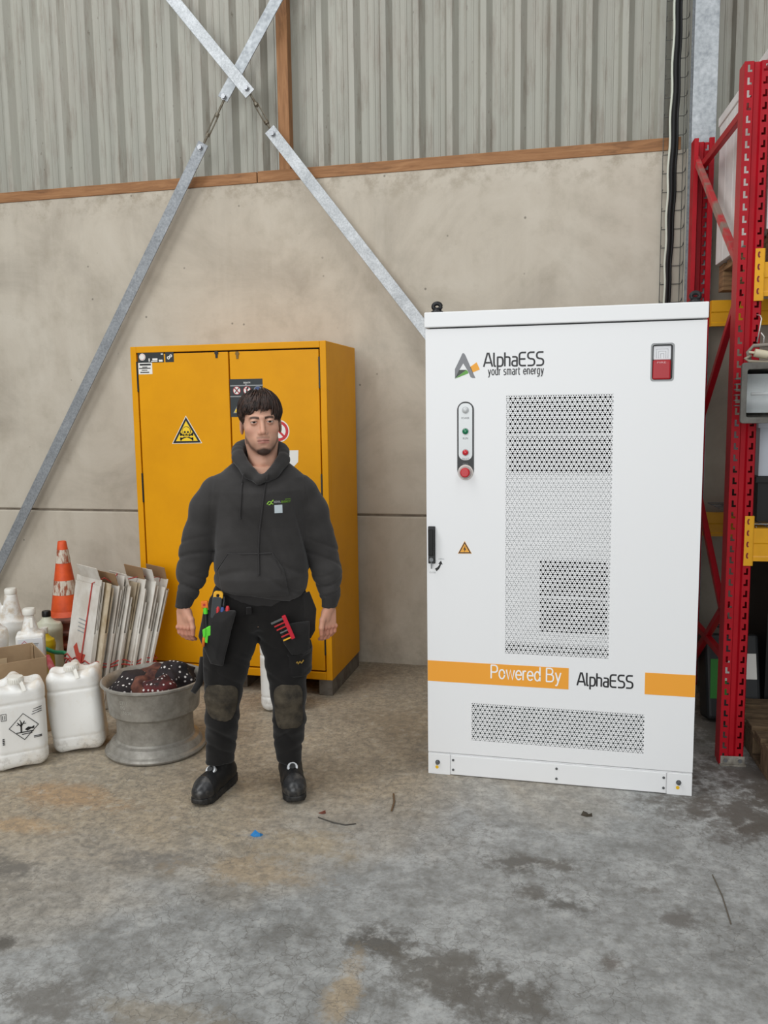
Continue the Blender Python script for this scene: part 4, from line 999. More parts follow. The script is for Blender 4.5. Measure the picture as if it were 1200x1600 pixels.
def glass_mat():
    m, nt, b = newmat('lamp_glass'); b.inputs['Base Color'].default_value = (1, 1, 1, 1); b.inputs['Roughness'].default_value = 0.02; b.inputs['Transmission Weight'].default_value = 1.0; b.inputs['IOR'].default_value = 1.12
    return m
q = MB(); q.box(0.020, 0.280, 0.008, 0.011, 0.022, 0.220); q.build('front_glass', glass_mat(), fl)
for k in range(6): q = MB(); q.box(-0.012, 0.03, 0.06, 0.10, 0.07 + k * 0.022, 0.075 + k * 0.022); q.build('cooling_fin', FG, fl)
q = MB(); q.tube([(0.045, 0.06, 0.23), (0.03, 0.06, 0.29), (0.05, 0.06, 0.315), (0.30, 0.06, 0.325)], 0.008, 8); q.build('bracket', M('bracket_grey', (128, 122, 112), 0.6), fl, smooth=True)
q = MB(); q.tube([(0.05, 0.03, 0.285), (0.10, 0.03, 0.275)], 0.017, 12); q.tube([(0.028, 0.03, 0.288), (0.05, 0.03, 0.285)], 0.005, 8); q.build('plug', M('plug_cream', (196, 186, 160), 0.5), fl, auto=40)
q = MB(); q.tube([(0.10, 0.03, 0.275), (0.16, 0.04, 0.262), (0.26, 0.03, 0.268), (0.34, 0.03, 0.255), (0.22, 0.03, 0.25), (0.10, 0.03, 0.247), (0.03, 0.03, 0.252), (0.015, 0.035, 0.262), (0.04, 0.04, 0.275)], 0.006, 8); q.build('flex', M('flex_grey', (150, 140, 122), 0.6), fl, smooth=True)
hk = thing('wire_hook', 'bent steel wire hook hanging in front of the red post', 'hook', at(1190, 545, 3.86))
o_ = Vector(hk.location); q = MB(); q.tube([at(1183, 535, 3.85) - o_, at(1190, 498, 3.85) - o_, at(1188, 493, 3.87) - o_, at(1183, 492, 3.90) - o_], 0.003, 6); q.tube([at(1189, 520, 3.85) - o_, at(1194, 526, 3.85) - o_, at(1192, 545, 3.85) - o_], 0.003, 6); q.build('wire', M('hook_wire', (206, 204, 198), 0.35, 0.6), hk, smooth=True)

# ================================================================== clutter on the left
JW = None
def jug_mat(name, a, b, lo=0.5, hi=0.75, sc=7):
    m, nt, bs = newmat(name); v = coords(nt)
    c = ramp(nt, noise(nt, v, sc, 6, 0.65), [(lo, lin(a)), (hi, lin(b))])
    sx = nod(nt, 'ShaderNodeSeparateXYZ'); nt.links.new(v, sx.inputs[0])
    g = mth(nt, 'MULTIPLY', mth(nt, 'MULTIPLY', mth(nt, 'SUBTRACT', 0.10, sx.outputs[2]), 9, True), ramp(nt, noise(nt, v, 22, 5, 0.7), [(0.5, (0, 0, 0)), (0.62, (1, 1, 1))]))
    c = mix(nt, mth(nt, 'MULTIPLY', g, 0.7), c, lin((120, 108, 92)))
    t = mth(nt, 'MULTIPLY', mth(nt, 'MULTIPLY', mth(nt, 'SUBTRACT', sx.outputs[2], 0.36), 14, True), ramp(nt, noise(nt, v, 14, 5, 0.7), [(0.48, (0, 0, 0)), (0.64, (1, 1, 1))]))
    c = mix(nt, mth(nt, 'MULTIPLY', t, 0.6), c, lin((186, 160, 122)))
    nt.links.new(c, bs.inputs['Base Color']); bs.inputs['Roughness'].default_value = 0.45
    bs.inputs['Subsurface Weight'].default_value = 0.12; bs.inputs['Subsurface Radius'].default_value = (0.02, 0.02, 0.02)
    return m
JUG = jug_mat('white_plastic_can', (236, 235, 231), (220, 212, 198))
def jerrican(label, loc, rz, dent=0.0, seed=1, tilt=(0, 0), printed=True):
    t = thing('jerrican', label, 'jerrican', loc, rz, 'white jerricans on the floor')
    t.rotation_euler = (tilt[0], tilt[1], rz)
    def f(P):
        d = s_box(P, (0, 0, 0.205), (0.122, 0.098, 0.205), 0.048)
        d = smax(d, -s_ell(P, (-0.062, 0.02, 0.425), (0.040, 0.075, 0.055)), 0.03)
        d = smax(d, -s_ell(P, (0.062, 0.02, 0.425), (0.040, 0.075, 0.055)), 0.03)
        d = smax(d, -s_ell(P, (0.0, -0.085, 0.43), (0.075, 0.06, 0.05)), 0.03)
        d = smin(d, s_cap(P, (0, 0.0, 0.40), (0, 0.085, 0.398), 0.019), 0.02)
        d = d + 0.004 * np.exp(-((P[2] - 0.315) / 0.005) ** 2) + 0.003 * np.exp(-((P[2] - 0.085) / 0.005) ** 2)
        d = smin(d, s_cap(P, (0.0, -0.055, 0.36), (0.0, -0.055, 0.395), 0.028), 0.012)
        d = smax(d, -s_ell(P, (0, 0, -0.02), (0.085, 0.30, 0.032)), 0.012)
        if dent: d = d + dent * wav(P, 26, seed)
        return d
    soft('can_body', f, (-0.14, 0.14, -0.12, 0.12, -0.012, 0.43), 0.006, JUG, t)
    q = MB(); q.lathe([(0.033, 0), (0.034, 0.004), (0.034, 0.024), (0.031, 0.030), (0.0001, 0.031)], 24, (0, -0.055, 0.402)); q.build('cap', M('cap_white', (228, 225, 216), 0.5), t, auto=35)
    q = MB()
    for k in range(24): a = 2 * PI * k / 24; q.box(0.034 * math.cos(a) - 0.0015, 0.034 * math.cos(a) + 0.0015, -0.055 + 0.034 * math.sin(a) - 0.0015, -0.055 + 0.034 * math.sin(a) + 0.0015, 0.405, 0.424)
    q.bar((0.018, -0.083, 0.412), (0.03, -0.108, 0.372), 0.016, 0.003, (0, -1, 0.4)); q.build('cap_ribs', M('cap_white', (228, 225, 216), 0.5), t)
    if printed:
        y = -0.0995 - dent * 0.9; q = MB(); c = (0.018, 0.205); R_, W_ = 0.062, 0.0022
        for i in range(4):
            a = math.radians(90 * i); b = math.radians(90 * i + 90)
            q.prism(strip((c[0] + R_ * math.cos(a), c[1] + R_ * math.sin(a)), (c[0] + R_ * math.cos(b), c[1] + R_ * math.sin(b)), W_), y, y + 0.006)
        for a, b, w in (((-0.012, -0.026), (-0.010, 0.022), 0.006), ((-0.010, 0.0), (-0.026, 0.022), 0.004), ((-0.010, 0.004), (0.004, 0.026), 0.004), ((-0.018, 0.012), (-0.030, 0.010), 0.0028), ((-0.004, 0.016), (0.010, 0.014), 0.0028), ((-0.010, 0.02), (-0.016, 0.034), 0.003), ((-0.032, -0.026), (0.040, -0.026), 0.004), ((-0.01, -0.036), (0.034, -0.034), 0.003)):
            q.prism(strip((c[0] + a[0], c[1] + a[1]), (c[0] + b[0], c[1] + b[1]), w), y, y + 0.006)
        fish = [(0.004, -0.014), (0.018, -0.004), (0.034, -0.008), (0.044, -0.002), (0.042, -0.016), (0.030, -0.014), (0.014, -0.022)]
        q.prism([(c[0] + a, c[1] + b) for a, b in fish], y, y + 0.006)
        for k in range(3): q.prism(strip((0.062 - k * 0.004, 0.280 - k * 0.012), (0.098, 0.288 - k * 0.010), 0.0014), y, y + 0.006)
        ring_poly(q, rect((-0.075, 0.278), (-0.052, 0.246)), rect((-0.0735, 0.2765), (-0.0535, 0.2475)), y, y + 0.006)
        q.prism(strip((-0.068, 0.252), (-0.068, 0.270), 0.002), y, y + 0.006); q.prism(strip((-0.059, 0.252), (-0.059, 0.270), 0.002), y, y + 0.006)
        for k in range(4): q.prism(strip((-0.074, 0.16 - k * 0.008), (-0.066, 0.16 - k * 0.008), 0.004), y, y + 0.006)
        q.prism(strip((0.058, 0.152), (0.092, 0.153), 0.003), y, y + 0.006); q.prism(strip((0.058, 0.146), (0.092, 0.147), 0.002), y, y + 0.006)
        q.build('hazard_print', BLKI, t)
    return t
jerrican('white jerrican with a black diamond hazard print, foremost at the left', (-2.545, 3.275, 0), math.radians(42), 0.0012, 3)
jerrican('dented white jerrican without print next to the wheel rim', (-2.375, 3.515, 0), math.radians(27), 0.0045, 8, (0, math.radians(-3)), False)
jerrican('white jerrican standing behind the man in front of the yellow cabinet', (-1.585, 4.235, 0), math.radians(18), 0.001, 5)

# ---- open cardboard box
KR = M('kraft_board', (168, 142, 110), 0.85, c2=(152, 126, 96), vscale=6); KRD = M('kraft_inside', (150, 124, 92), 0.9)
HB = 0.395
A_, B_, C_ = (atz(72, 1026, HB), atz(50, 1004, HB), atz(0, 1040, HB))
bx = thing('cardboard_box', 'open brown cardboard box behind the front jerrican', 'box', (A_.x, A_.y, 0))
v_ = Vector((B_.x - A_.x, B_.y - A_.y, 0)); LV = v_.length; v_.normalize(); u_ = Vector((-v_.y, v_.x, 0)); u_ = u_ if u_.dot(C_ - A_) > 0 else -u_
LU = 0.52
def wallb(name, p, q_, z0, z1, t=0.005, mat=KR):
    b = MB(); d = (q_ - p).normalized(); n = Vector((-d.y, d.x, 0)); b.obox((p + q_) / 2 + Vector((0, 0, (z0 + z1) / 2)), d, n, (0, 0, 1), (q_ - p).length / 2, t / 2, (z1 - z0) / 2); return b.build(name, mat, bx, bevel=0.0015)
O_ = Vector((0, 0, 0)); U_ = u_ * LU; V_ = v_ * LV
b = MB(); b.obox((U_ + V_) / 2 + Vector((0, 0, 0.004)), u_, v_, (0, 0, 1), LU / 2, LV / 2, 0.004); b.build('bottom', KR, bx)
wallb('side_wall', O_, U_, 0.008, HB); bw = wallb('side_wall', V_, V_ + U_, 0.008, HB); wallb('end_wall', O_, V_, 0.008, HB); wallb('end_wall', U_, U_ + V_, 0.008, HB)
wallb('inner_flap', O_ + v_ * (LV - 0.05) + u_ * 0.007, O_ + v_ * (LV - 0.004) + u_ * 0.007, HB - 0.2, HB - 0.004)
ctr = V_ + u_ * 0.20 - v_ * 0.0035; b = MB(); b.obox(ctr + Vector((0, 0, HB - 0.075)), u_, v_, (0, 0, 1), 0.07, 0.0012, 0.014); b.build('hand_hole', M('kraft_crease', (196, 172, 138), 0.85), bw, bevel=0.001)

# ---- plastic bottles behind the box
def bottle(label, loc, rz, body, hgt, rbody, neck, capr, mat, capmat, handle=None, group='plastic bottles behind the box', name='plastic_bottle', square=False, label_geo=None):
    t = thing(name, label, 'bottle', loc, rz, group)
    def f(P):
        if square: d = s_box(P, (0, 0, body / 2), (rbody, rbody * 0.85, body / 2), 0.018)
        else: d = s_loft(P, [0, 0.01, body * 0.9, body], [0] * 4, [0] * 4, [rbody * 0.92, rbody, rbody, rbody * 0.9], [rbody * 0.75, rbody * 0.82, rbody * 0.82, rbody * 0.72], 2.6)
        d = smin(d, s_cap(P, (neck[0], neck[1], body - 0.02), (neck[0], neck[1], hgt - 0.03), rbody * (0.72 if square else 0.80), capr * (0.8 if square else 1.05)), 0.06 if not square else 0.015)
        d = smax(d, P[2] - (hgt - 0.012), 0.004)
        if handle: d = smin(d, s_chain(P, handle[0], [handle[1]] * len(handle[0]), 0.01), 0.015)
        return d + 0.0012 * wav(P, 30, 4)
    soft('bottle_body', f, (-rbody - 0.05, rbody + 0.05, -rbody - 0.05, rbody + 0.05, -0.012, hgt + 0.01), 0.006, mat, t)
    q = MB(); q.lathe([(capr, 0), (capr * 1.03, 0.004), (capr * 1.03, 0.026), (capr * 0.9, 0.034), (0.0001, 0.035)], 20, (neck[0], neck[1], hgt - 0.014)); q.build('cap', capmat, t, auto=35)
    return t
CAPW = M('cap_white', (228, 225, 216), 0.5)
sq = bottle('square white bottle with a printed label behind the box', at(48, 1000, 4.05) * 1, math.radians(32), 0.40, 0.515, 0.075, (0.0, 0.0), 0.034, JUG, CAPW, square=True)
sq.location = (at(48, 1000, 4.05).x, 4.05, 0)
q = MB(); q.prism(rect((-0.062, 0.375), (0.066, 0.16)), -0.066, -0.063); lb = q.build('paper_label', M('label_paper', (226, 228, 230), 0.5), sq)
dm = (-0.028, 0.345); q = MB(); ring_poly(q, [(dm[0] + 0.021 * math.cos(math.radians(a)), dm[1] + 0.021 * math.sin(math.radians(a))) for a in (0, 90, 180, 270)], [(dm[0] + 0.016 * math.cos(math.radians(a)), dm[1] + 0.016 * math.sin(math.radians(a))) for a in (0, 90, 180, 270)], -0.0668, -0.066); q.build('hazard_diamond', M('diamond_red', (188, 110, 130), 0.5), lb)
q = MB(); q.prism(circ(dm, 0.006, 8), -0.0668, -0.066); q.prism(rect((0.01, 0.348), (0.045, 0.343)), -0.0668, -0.066); q.prism(rect((0.01, 0.338), (0.04, 0.335)), -0.0668, -0.066); q.build('label_print', GRYI, lb)
q = MB(); q.bar((0.012, -0.045, 0.49), (0.014, -0.062, 0.435), 0.016, 0.006, (0, -1, 0.2)); q.build('spout_strip', CAPW, sq, bevel=0.002)
p = at(8, 980, 3.98); bottle('round-shouldered white bottle, leftmost behind the box', (p.x - 0.085, 3.95, 0), 0.5, 0.42, 0.545, 0.095, (0, 0), 0.042, JUG, CAPW)
p = at(22, 960, 4.28); bottle('tall white bottle with a slim neck and loop handle against the wall at far left', (p.x - 0.03, 4.30, 0), 0.5, 0.38, 0.565, 0.085, (0.0, 0), 0.034, JUG, CAPW, ([(-0.05, 0, 0.40), (-0.075, 0, 0.53), (-0.11, 0, 0.53), (-0.115, 0, 0.36)], 0.013))
p = at(80, 960, 4.44); bottle('translucent greenish bottle with a black cap beside the traffic cones', (p.x - 0.02, 4.445, 0), 0.4, 0.34, 0.405, 0.072, (-0.01, -0.02), 0.026, M('greenish_plastic', (212, 212, 194), 0.35, c2=(198, 200, 176), vscale=5), BLKP)
p = at(71, 1000, 4.24); bottle('small yellow bottle between the square bottle and the cones', (p.x - 0.035, 4.285, 0), 0.4, 0.28, 0.34, 0.048, (0, 0), 0.02, M('yellow_plastic', (206, 176, 20), 0.5), CAPW)

# ---- stacked traffic cones
CO = M('cone_orange', (226, 88, 34), 0.55, c2=(196, 72, 34), vscale=9); COD = M('cone_orange_dirty', (186, 78, 40), 0.7, c2=(120, 72, 52), vscale=8)
CB = M('cone_base_brown', (128, 78, 62), 0.8, c2=(96, 62, 52), vscale=12)
def band_mat():
    m, nt, b = newmat('cone_worn_band'); f = noise(nt, coords(nt, (26, 26, 5)), 2.0, 6, 0.7)
    nt.links.new(ramp(nt, f, [(0.42, lin((150, 76, 46))), (0.52, lin((206, 196, 180)))]), b.inputs['Base Color']); b.inputs['Roughness'].default_value = 0.7
    return m
BAND = band_mat()
cpos = at(104, 968, 4.66)
for i, z in enumerate((0, 0.079, 0.158, 0.237, 0.316)):
    t = thing('traffic_cone', ['orange traffic cone at the very bottom of the stack', 'orange traffic cone second from the bottom of the stack', 'orange traffic cone in the middle of the stack', 'orange traffic cone just below the top one', 'topmost orange traffic cone with two worn white bands'][i], 'traffic cone', (cpos.x, 4.66, z), 0.35, 'stacked traffic cones')
    rb, rt, H = 0.098, 0.026, 0.50
    rr = lambda zz: rb + (rt - rb) * (zz / H)
    top = i == 4
    q = MB(); q.lathe([(0.142, 0.0), (0.145, 0.006), (0.145, 0.018), (0.138, 0.026), (0.118, 0.030), (0.118, 0.003), (0.13, 0.0)], 36, closed=True); q.build('base', CB if i != 2 else COD, t, auto=40)
    if top:
        for z0, z1, m, nm in ((0.03, 0.06, CO, 'cone_body'), (0.06, 0.165, CO, 'cone_body'), (0.165, 0.255, BAND, 'reflective_band'), (0.255, 0.365, CO, 'cone_body'), (0.365, 0.45, BAND, 'reflective_band'), (0.45, H, CO, 'cone_body')):
            d = 0.0012 if m is BAND else 0
            pr_ = [(rr(z0) + d + (0.02 if z0 == 0.03 else 0), z0), (rr(z1) + d, z1)]
            if z1 == H: pr_ += [(rr(z1) - 0.004, z1 + 0.003), (rr(z1) - 0.008, z1 - 0.004), (rr(z1) - 0.009, z1 - 0.03)]
            q = MB(); q.lathe(pr_, 36); q.f = [f for f in q.f if len(f) == 4]; q.mi = q.mi[:len(q.f)]; q.build(nm, m, t, smooth=True)
    else:
        q = MB(); q.lathe([(rr(0.03) + 0.02, 0.028), (rr(0.05), 0.05), (rr(0.079) - 0.001, 0.074)], 36); q.f = [f for f in q.f if len(f) == 4]; q.mi = q.mi[:len(q.f)]; q.build('cone_body', COD, t, smooth=True)

# ---- green hose and red rod
g0 = Vector((cpos.x, 4.66, 0))
HOSE = M('hose_green', (26, 128, 84), 0.45)
q = MB(); P_ = [Vector((-3.10, 4.26, 0.012)), Vector((-3.11, 4.245, 0.16)), Vector((-3.08, 4.225, 0.255))] + [at(70, 1013, 4.20), at(86, 1019, 4.19), at(106, 1023, 4.16)] + [Vector((-2.86, 4.24, 0.10)), Vector((-2.87, 4.30, 0.02))]
def spline(P, n=8):
    out = []
    P = [Vector(p) for p in P]; E_ = [P[0] * 2 - P[1]] + P + [P[-1] * 2 - P[-2]]
    for i in range(1, len(E_) - 2):
        a, b_, c_, d = E_[i - 1:i + 3]
        for k in range(n):
            t = k / n; out.append(0.5 * ((2 * b_) + (c_ - a) * t + (2 * a - 5 * b_ + 4 * c_ - d) * t * t + (3 * b_ - a - 3 * c_ + d) * t ** 3))
    out.append(P[-1]); return out
q.tube(spline(P_), 0.012, 10); tag(q.build('green_hose', HOSE, smooth=True), 'green garden hose lying between the bottles and the cones', 'hose')
q = MB(); a, b_ = at(74, 1026, 4.05), at(82, 1046, 3.98); a.z; q.tube([a, b_, Vector((b_.x + 0.05, b_.y - 0.05, 0.01))], [0.016, 0.02, 0.02], 10); tag(q.build('red_tube', M('tube_red', (158, 40, 46), 0.5, c2=(206, 130, 130), vscale=9), smooth=True), 'short red plastic tube leaning beside the cardboard box', 'tube')

# ---- tied bundle of flattened boxes
bd = thing('cardboard_bundle', 'bundle of flattened white cardboard boxes tied with red twine', 'cardboard bundle', (-2.612, 3.905, 0))
CWH = M('board_white', (222, 218, 210), 0.75, c2=(198, 190, 178), vscale=6); CBR = M('board_edge', (150, 120, 88), 0.9); CST = M('board_stained', (206, 194, 172), 0.8, c2=(170, 150, 118), vscale=7)
ang = math.radians(60); dv = Vector((-math.sin(ang), math.cos(ang), 0)); NB = 17
bs0, bs1 = Vector((0, 0, 0)), Vector((0.235, 0.215, 0))
rg = random.Random(5); tops = []
for i in range(NB):
    f = i / (NB - 1); base = bs0.lerp(bs1, f); tilt = math.radians(11 + 5 * f + rg.uniform(-1.2, 1.2))
    H = 0.735 - 0.06 * f + rg.uniform(-0.035, 0.03) - (0.05 if i in (0, 5) else 0) - (0.10 if i in (3, 8) else 0); D = 0.26 + rg.uniform(-0.03, 0.02) + 0.01 * f
    dvi = Vector((-math.sin(ang + rg.uniform(-0.05, 0.05)), math.cos(ang), 0)).normalized()
    nv = Vector((dvi.y, -dvi.x, 0))                # towards the right
    up = (Vector((0, 0, 1)) * math.cos(tilt) + nv * math.sin(tilt)); nn = dvi.cross(up).normalized()
    nn = nn if nn.dot(nv) > 0 else -nn
    base = base + dvi * rg.uniform(-0.02, 0.02)
    q = MB()
    th = 0.0028
    for s, Hs in ((0, H), (1, H - rg.uniform(0.0, 0.10))):
        off = nn * (0.0075 * s); spread = nn * (0.010 * s)
        p0 = base + off; n = len(q.v)
        c = [p0, p0 + dvi * D, p0 + dvi * D + up * Hs + spread, p0 + up * Hs + spread]
        c = [c[0] + up * 0.002, c[1] + up * 0.002, c[2], c[3]]
        q.cur = 0
        q.hexa([c[0], c[0] + nn * th, c[1] + nn * th, c[1], c[3], c[3] + nn * th, c[2] + nn * th, c[2]])
        q.mi[-6:] = [1, 1, 0, 0, 1, 0]
    # white folded front edge joining both layers
    q.cur = 0; fr = base - dvi * 0.001
    q.bar(fr + nn * 0.005 + up * 0.004, fr + nn * 0.007 + up * (H * 0.62), 0.0125, 0.003, dvi)
    o = q.build('flattened_box', [CST if i in (2, 9) else CWH, CBR], bd)
    # a top flap bent forward on every third box
    if i % 3 == 1:
        q = MB(); c0 = base + up * (H - 0.002); fl_ = (up * 0.9 - nn * 0.45).normalized(); q.obox(c0 + dvi * D * 0.45 + fl_ * 0.035, dvi, fl_, fl_.cross(dvi), D * 0.40, 0.035, 0.0016); q.build('flap', CWH if i % 2 else CBR, o)
    tops.append((base, up, dvi, nn, H, D, o))
# red and black print on the outermost box
base, up, dvi, nn, H, D, o0 = tops[0]
def onface(a, b, lift=0.0012): return base + dvi * a + up * b - nn * lift
def face_poly(name, pts, mat):
    q = MB(); n = len(pts); q.add([onface(a, b) for a, b in pts], [tuple(range(n))]); return q.build(name, mat, o0)
PR = M('print_rust_red', (190, 74, 56), 0.7)
face_poly('red_print', [(0.08, 0.26), (0.15, 0.27), (0.20, 0.33), (0.17, 0.36), (0.13, 0.31), (0.06, 0.31)], PR); face_poly('red_print', [(0.05, 0.20), (0.14, 0.20), (0.14, 0.25), (0.05, 0.25)], PR)
face_poly('black_print', [(0.012, 0.13), (0.022, 0.13), (0.022, 0.22), (0.012, 0.22)], BLKI); face_poly('black_print', [(0.032, 0.13), (0.042, 0.13), (0.042, 0.22), (0.032, 0.22)], BLKI); face_poly('black_print', [(0.008, 0.225), (0.05, 0.225), (0.05, 0.232), (0.008, 0.232)], BLKI)
for k in range(4): face_poly('black_print', [(0.10, 0.42 + k * 0.022), (0.10, 0.426 + k * 0.022), (0.18, 0.43 + k * 0.022), (0.18, 0.424 + k * 0.022)], GRYI)
TW = M('twine_red', (178, 62, 54), 0.7)
def loop(h, r=0.004, wob=0.006):
    a, b_ = tops[0], tops[-1]
    pL0 = a[0] + a[1] * h - a[3] * 0.004 - a[2] * 0.006; pL1 = a[0] + a[1] * h - a[3] * 0.004 + a[2] * (a[5] * 1.03)
    pR0 = b_[0] + b_[1] * (h - 0.01) + b_[3] * 0.018 - b_[2] * 0.03; pR1 = b_[0] + b_[1] * (h - 0.01) + b_[3] * 0.018 + b_[2] * (b_[5] * 1.03)
    P = []
    for s, e in ((pL1, pL0), (pL0, pR0), (pR0, pR1), (pR1, pL1)):
        for k in range(10): P.append(s.lerp(e, k / 10) + Vector((0, 0, math.sin(k * 1.7) * wob)))
    P.append(pL1); q = MB(); q.tube(P, r, 6, caps=False); return q.build('twine', TW, bd, smooth=True)
loop(0.25); loop(0.27, 0.0035, 0.012)
# one strand over the top
a, b_ = tops[0], tops[-1]; P = [a[0] + a[1] * 0.05 - a[3] * 0.006 + a[2] * 0.10, a[0] + a[1] * 0.3 - a[3] * 0.007 + a[2] * 0.09, a[0] + a[1] * (a[4] + 0.004) - a[3] * 0.004 + a[2] * 0.08]
for k in range(2, NB, 2): t_ = tops[k]; P.append(t_[0] + t_[1] * (max(tops[j][4] for j in (k - 1, k, min(k + 1, NB - 1))) + 0.006) + t_[2] * 0.08)
P += [b_[0] + b_[1] * 0.4 + b_[3] * 0.03 + b_[2] * 0.08, b_[0] + b_[1] * 0.05 + b_[3] * 0.02 + b_[2] * 0.08]
q = MB(); q.tube(P, 0.0035, 6); q.build('twine', TW, bd)
kn = a[0] + a[1] * 0.25 - a[3] * 0.012 + a[2] * 0.12; q = MB(); q.tube(spline([kn, kn + a[2] * 0.05 - a[3] * 0.02 + Vector((0, 0, 0.02)), kn + a[2] * 0.09 - a[3] * 0.03 - Vector((0, 0, 0.05)), kn + a[2] * 0.10 - a[3] * 0.035 - Vector((0, 0, 0.15))]), 0.004, 6); q.tube(spline([kn, kn + a[2] * 0.04 - a[3] * 0.03 - Vector((0, 0, 0.02)), kn + a[2] * 0.02 - a[3] * 0.03 - Vector((0, 0, 0.12))]), 0.0035, 6); q.build('twine_knot', TW, bd, smooth=True)

# ---- wheel rim used as a bin, with rags
RIMM = galv_mat('rim_steel', (128, 124, 116), (168, 164, 156), metal=0.35, rough=0.5, sc=8)
rim = thing('wheel_rim', 'grey steel truck wheel rim standing on the floor as a bin', 'wheel rim', (-2.005, 3.575, 0))
prof = [(0.214, 0.0), (0.234, 0.004), (0.240, 0.014), (0.236, 0.024), (0.222, 0.030), (0.216, 0.046), (0.206, 0.060), (0.188, 0.066), (0.182, 0.074), (0.180, 0.176), (0.186, 0.188), (0.204, 0.196), (0.212, 0.206), (0.222, 0.318), (0.226, 0.330), (0.240, 0.336), (0.246, 0.342), (0.246, 0.350), (0.238, 0.354), (0.226, 0.346), (0.216, 0.330), (0.206, 0.212), (0.190, 0.20), (0.176, 0.18), (0.174, 0.07), (0.18, 0.06), (0.205, 0.03), (0.205, 0.004)]
q = MB(); q.lathe(prof, 72, closed=True); q.build('rim_barrel', RIMM, rim, auto=28)
q = MB(); q.lathe([(0.178, 0.10), (0.11, 0.115), (0.08, 0.10), (0.08, 0.092), (0.112, 0.105), (0.178, 0.09)], 48, closed=True); q.build('rim_disc', RIMM, rim, auto=30)
# chalk marks on the outside facing the camera-left
CH = M('chalk_white', (214, 212, 204), 0.9)
def chalk(strs):
    for body, a0, z, h in strs:
        me = text_mesh(body, 1.0); n = len(me.vertices); co = np.empty(n * 3); me.vertices.foreach_get('co', co); co = co.reshape(-1, 3)
        s = h / (co[:, 1].max() - co[:, 1].min()); a = math.radians(a0) + (co[:, 0] - co[:, 0].min()) * s / 0.22
        Z = z + (co[:, 1] - co[:, 1].min()) * s; r = 0.212 + (Z - 0.206) / 0.112 * 0.010 + 0.0008
        me.vertices.foreach_set('co', np.stack([r * np.cos(a), r * np.sin(a), Z], 1).ravel().astype(np.float32)); me.materials.clear(); me.materials.append(CH); me.update()
        o = bpy.data.objects.new('chalk_mark', me); COL.objects.link(o); o.parent = rim
chalk([('ETU', 255, 0.285, 0.016), ('EG', 255.5, 0.262, 0.016), ('1.50.28', 255, 0.238, 0.015)])
def rag_mat(name, a, b, dots):
    m, nt, bs = newmat(name); v = coords(nt); c = ramp(nt, noise(nt, v, 9, 4, 0.6), [(0.45, lin(a)), (0.62, lin(b))])
    if dots:
        vo = nod(nt, 'ShaderNodeTexVoronoi'); vo.inputs['Scale'].default_value = 44; vo.inputs['Randomness'].default_value = 0.25; nt.links.new(v, vo.inputs['Vector'])
        c = mix(nt, ramp(nt, vo.outputs['Distance'], [(0.22, (1, 1, 1)), (0.27, (0, 0, 0))]), c, lin((214, 208, 204)))
    nt.links.new(c, bs.inputs['Base Color']); bs.inputs['Roughness'].default_value = 0.9
    return m
R1 = rag_mat('rag_polka', (30, 26, 28), (44, 34, 36), True); R2 = rag_mat('rag_brown', (120, 74, 58), (66, 38, 34), False); R3 = rag_mat('rag_red', (96, 34, 34), (40, 30, 30), True)
def rag(label, c, r, mat, seed):
    t = thing('rag', label, 'rag', (rim.location[0] + c[0], rim.location[1] + c[1], 0), 0, 'rags in the wheel rim')
    def f(P):
        d = s_ell(P, (0, 0, c[2]), r)
        return d + 0.020 * np.abs(wav(P, 34, seed)) + 0.010 * wav(P, 75, seed + 20) - 0.006
    soft('cloth', f, (-r[0] - 0.04, r[0] + 0.04, -r[1] - 0.04, r[1] + 0.04, c[2] - r[2] - 0.04, c[2] + r[2] + 0.04), 0.006, mat, t)
rag('black polka-dot rag at the left inside the wheel rim', (-0.090, -0.02, 0.285), (0.108, 0.15, 0.090), R1, 2)
rag('brown crumpled rag in the middle of the wheel rim', (0.010, -0.03, 0.312), (0.085, 0.13, 0.080), R2, 5)
rag('dark polka-dot rag with a red patch piled up at the right of the wheel rim', (0.100, 0.035, 0.330), (0.090, 0.12, 0.100), R1, 9)
rag('small dark red polka-dot rag on top of the pile in the wheel rim', (0.085, -0.100, 0.332), (0.085, 0.075, 0.060), R3, 12)
rag('brown checked rag at the back of the wheel rim', (-0.03, 0.105, 0.300), (0.12, 0.07, 0.075), R2, 15)
# ---- litter on the floor
def scrap(name, label, px, py, pts, mat, z=0.003):
    p = atz(px, py); t = MB(); n = len(pts); t.add([(x, y, 0.0005) for x, y in pts] + [(x * 0.9, y * 0.9, z + 0.006 * ((i * 7) % 3)) for i, (x, y) in enumerate(pts)], [tuple(range(n - 1, -1, -1)), tuple(range(n, 2 * n))] + [(i, (i + 1) % n, n + (i + 1) % n, n + i) for i in range(n)])
    o = t.build(name, mat); o.location = (p.x, p.y, 0); return tag(o, label, 'litter')
scrap('blue_scrap', 'small crumpled bright blue wrapper on the floor in front of the man', 401, 1305, [(-0.024, -0.006), (-0.005, -0.016), (0.018, -0.008), (0.024, 0.008), (0.006, 0.006), (-0.012, 0.014)], M('scrap_blue', (44, 130, 196), 0.4))
scrap('dry_leaf', 'small dark dry leaf on the floor below the white cabinet', 916, 1274, [(-0.022, -0.004), (0.0, -0.014), (0.024, -0.006), (0.012, 0.006), (0.0, 0.012), (-0.014, 0.006)], M('leaf_dark', (62, 54, 42), 0.8))
scrap('brown_scrap', 'small reddish brown scrap on the floor right of the boots', 503, 1271, [(-0.014, -0.003), (0.004, -0.006), (0.016, 0.002), (-0.004, 0.006)], M('scrap_brown', (112, 62, 48), 0.8))
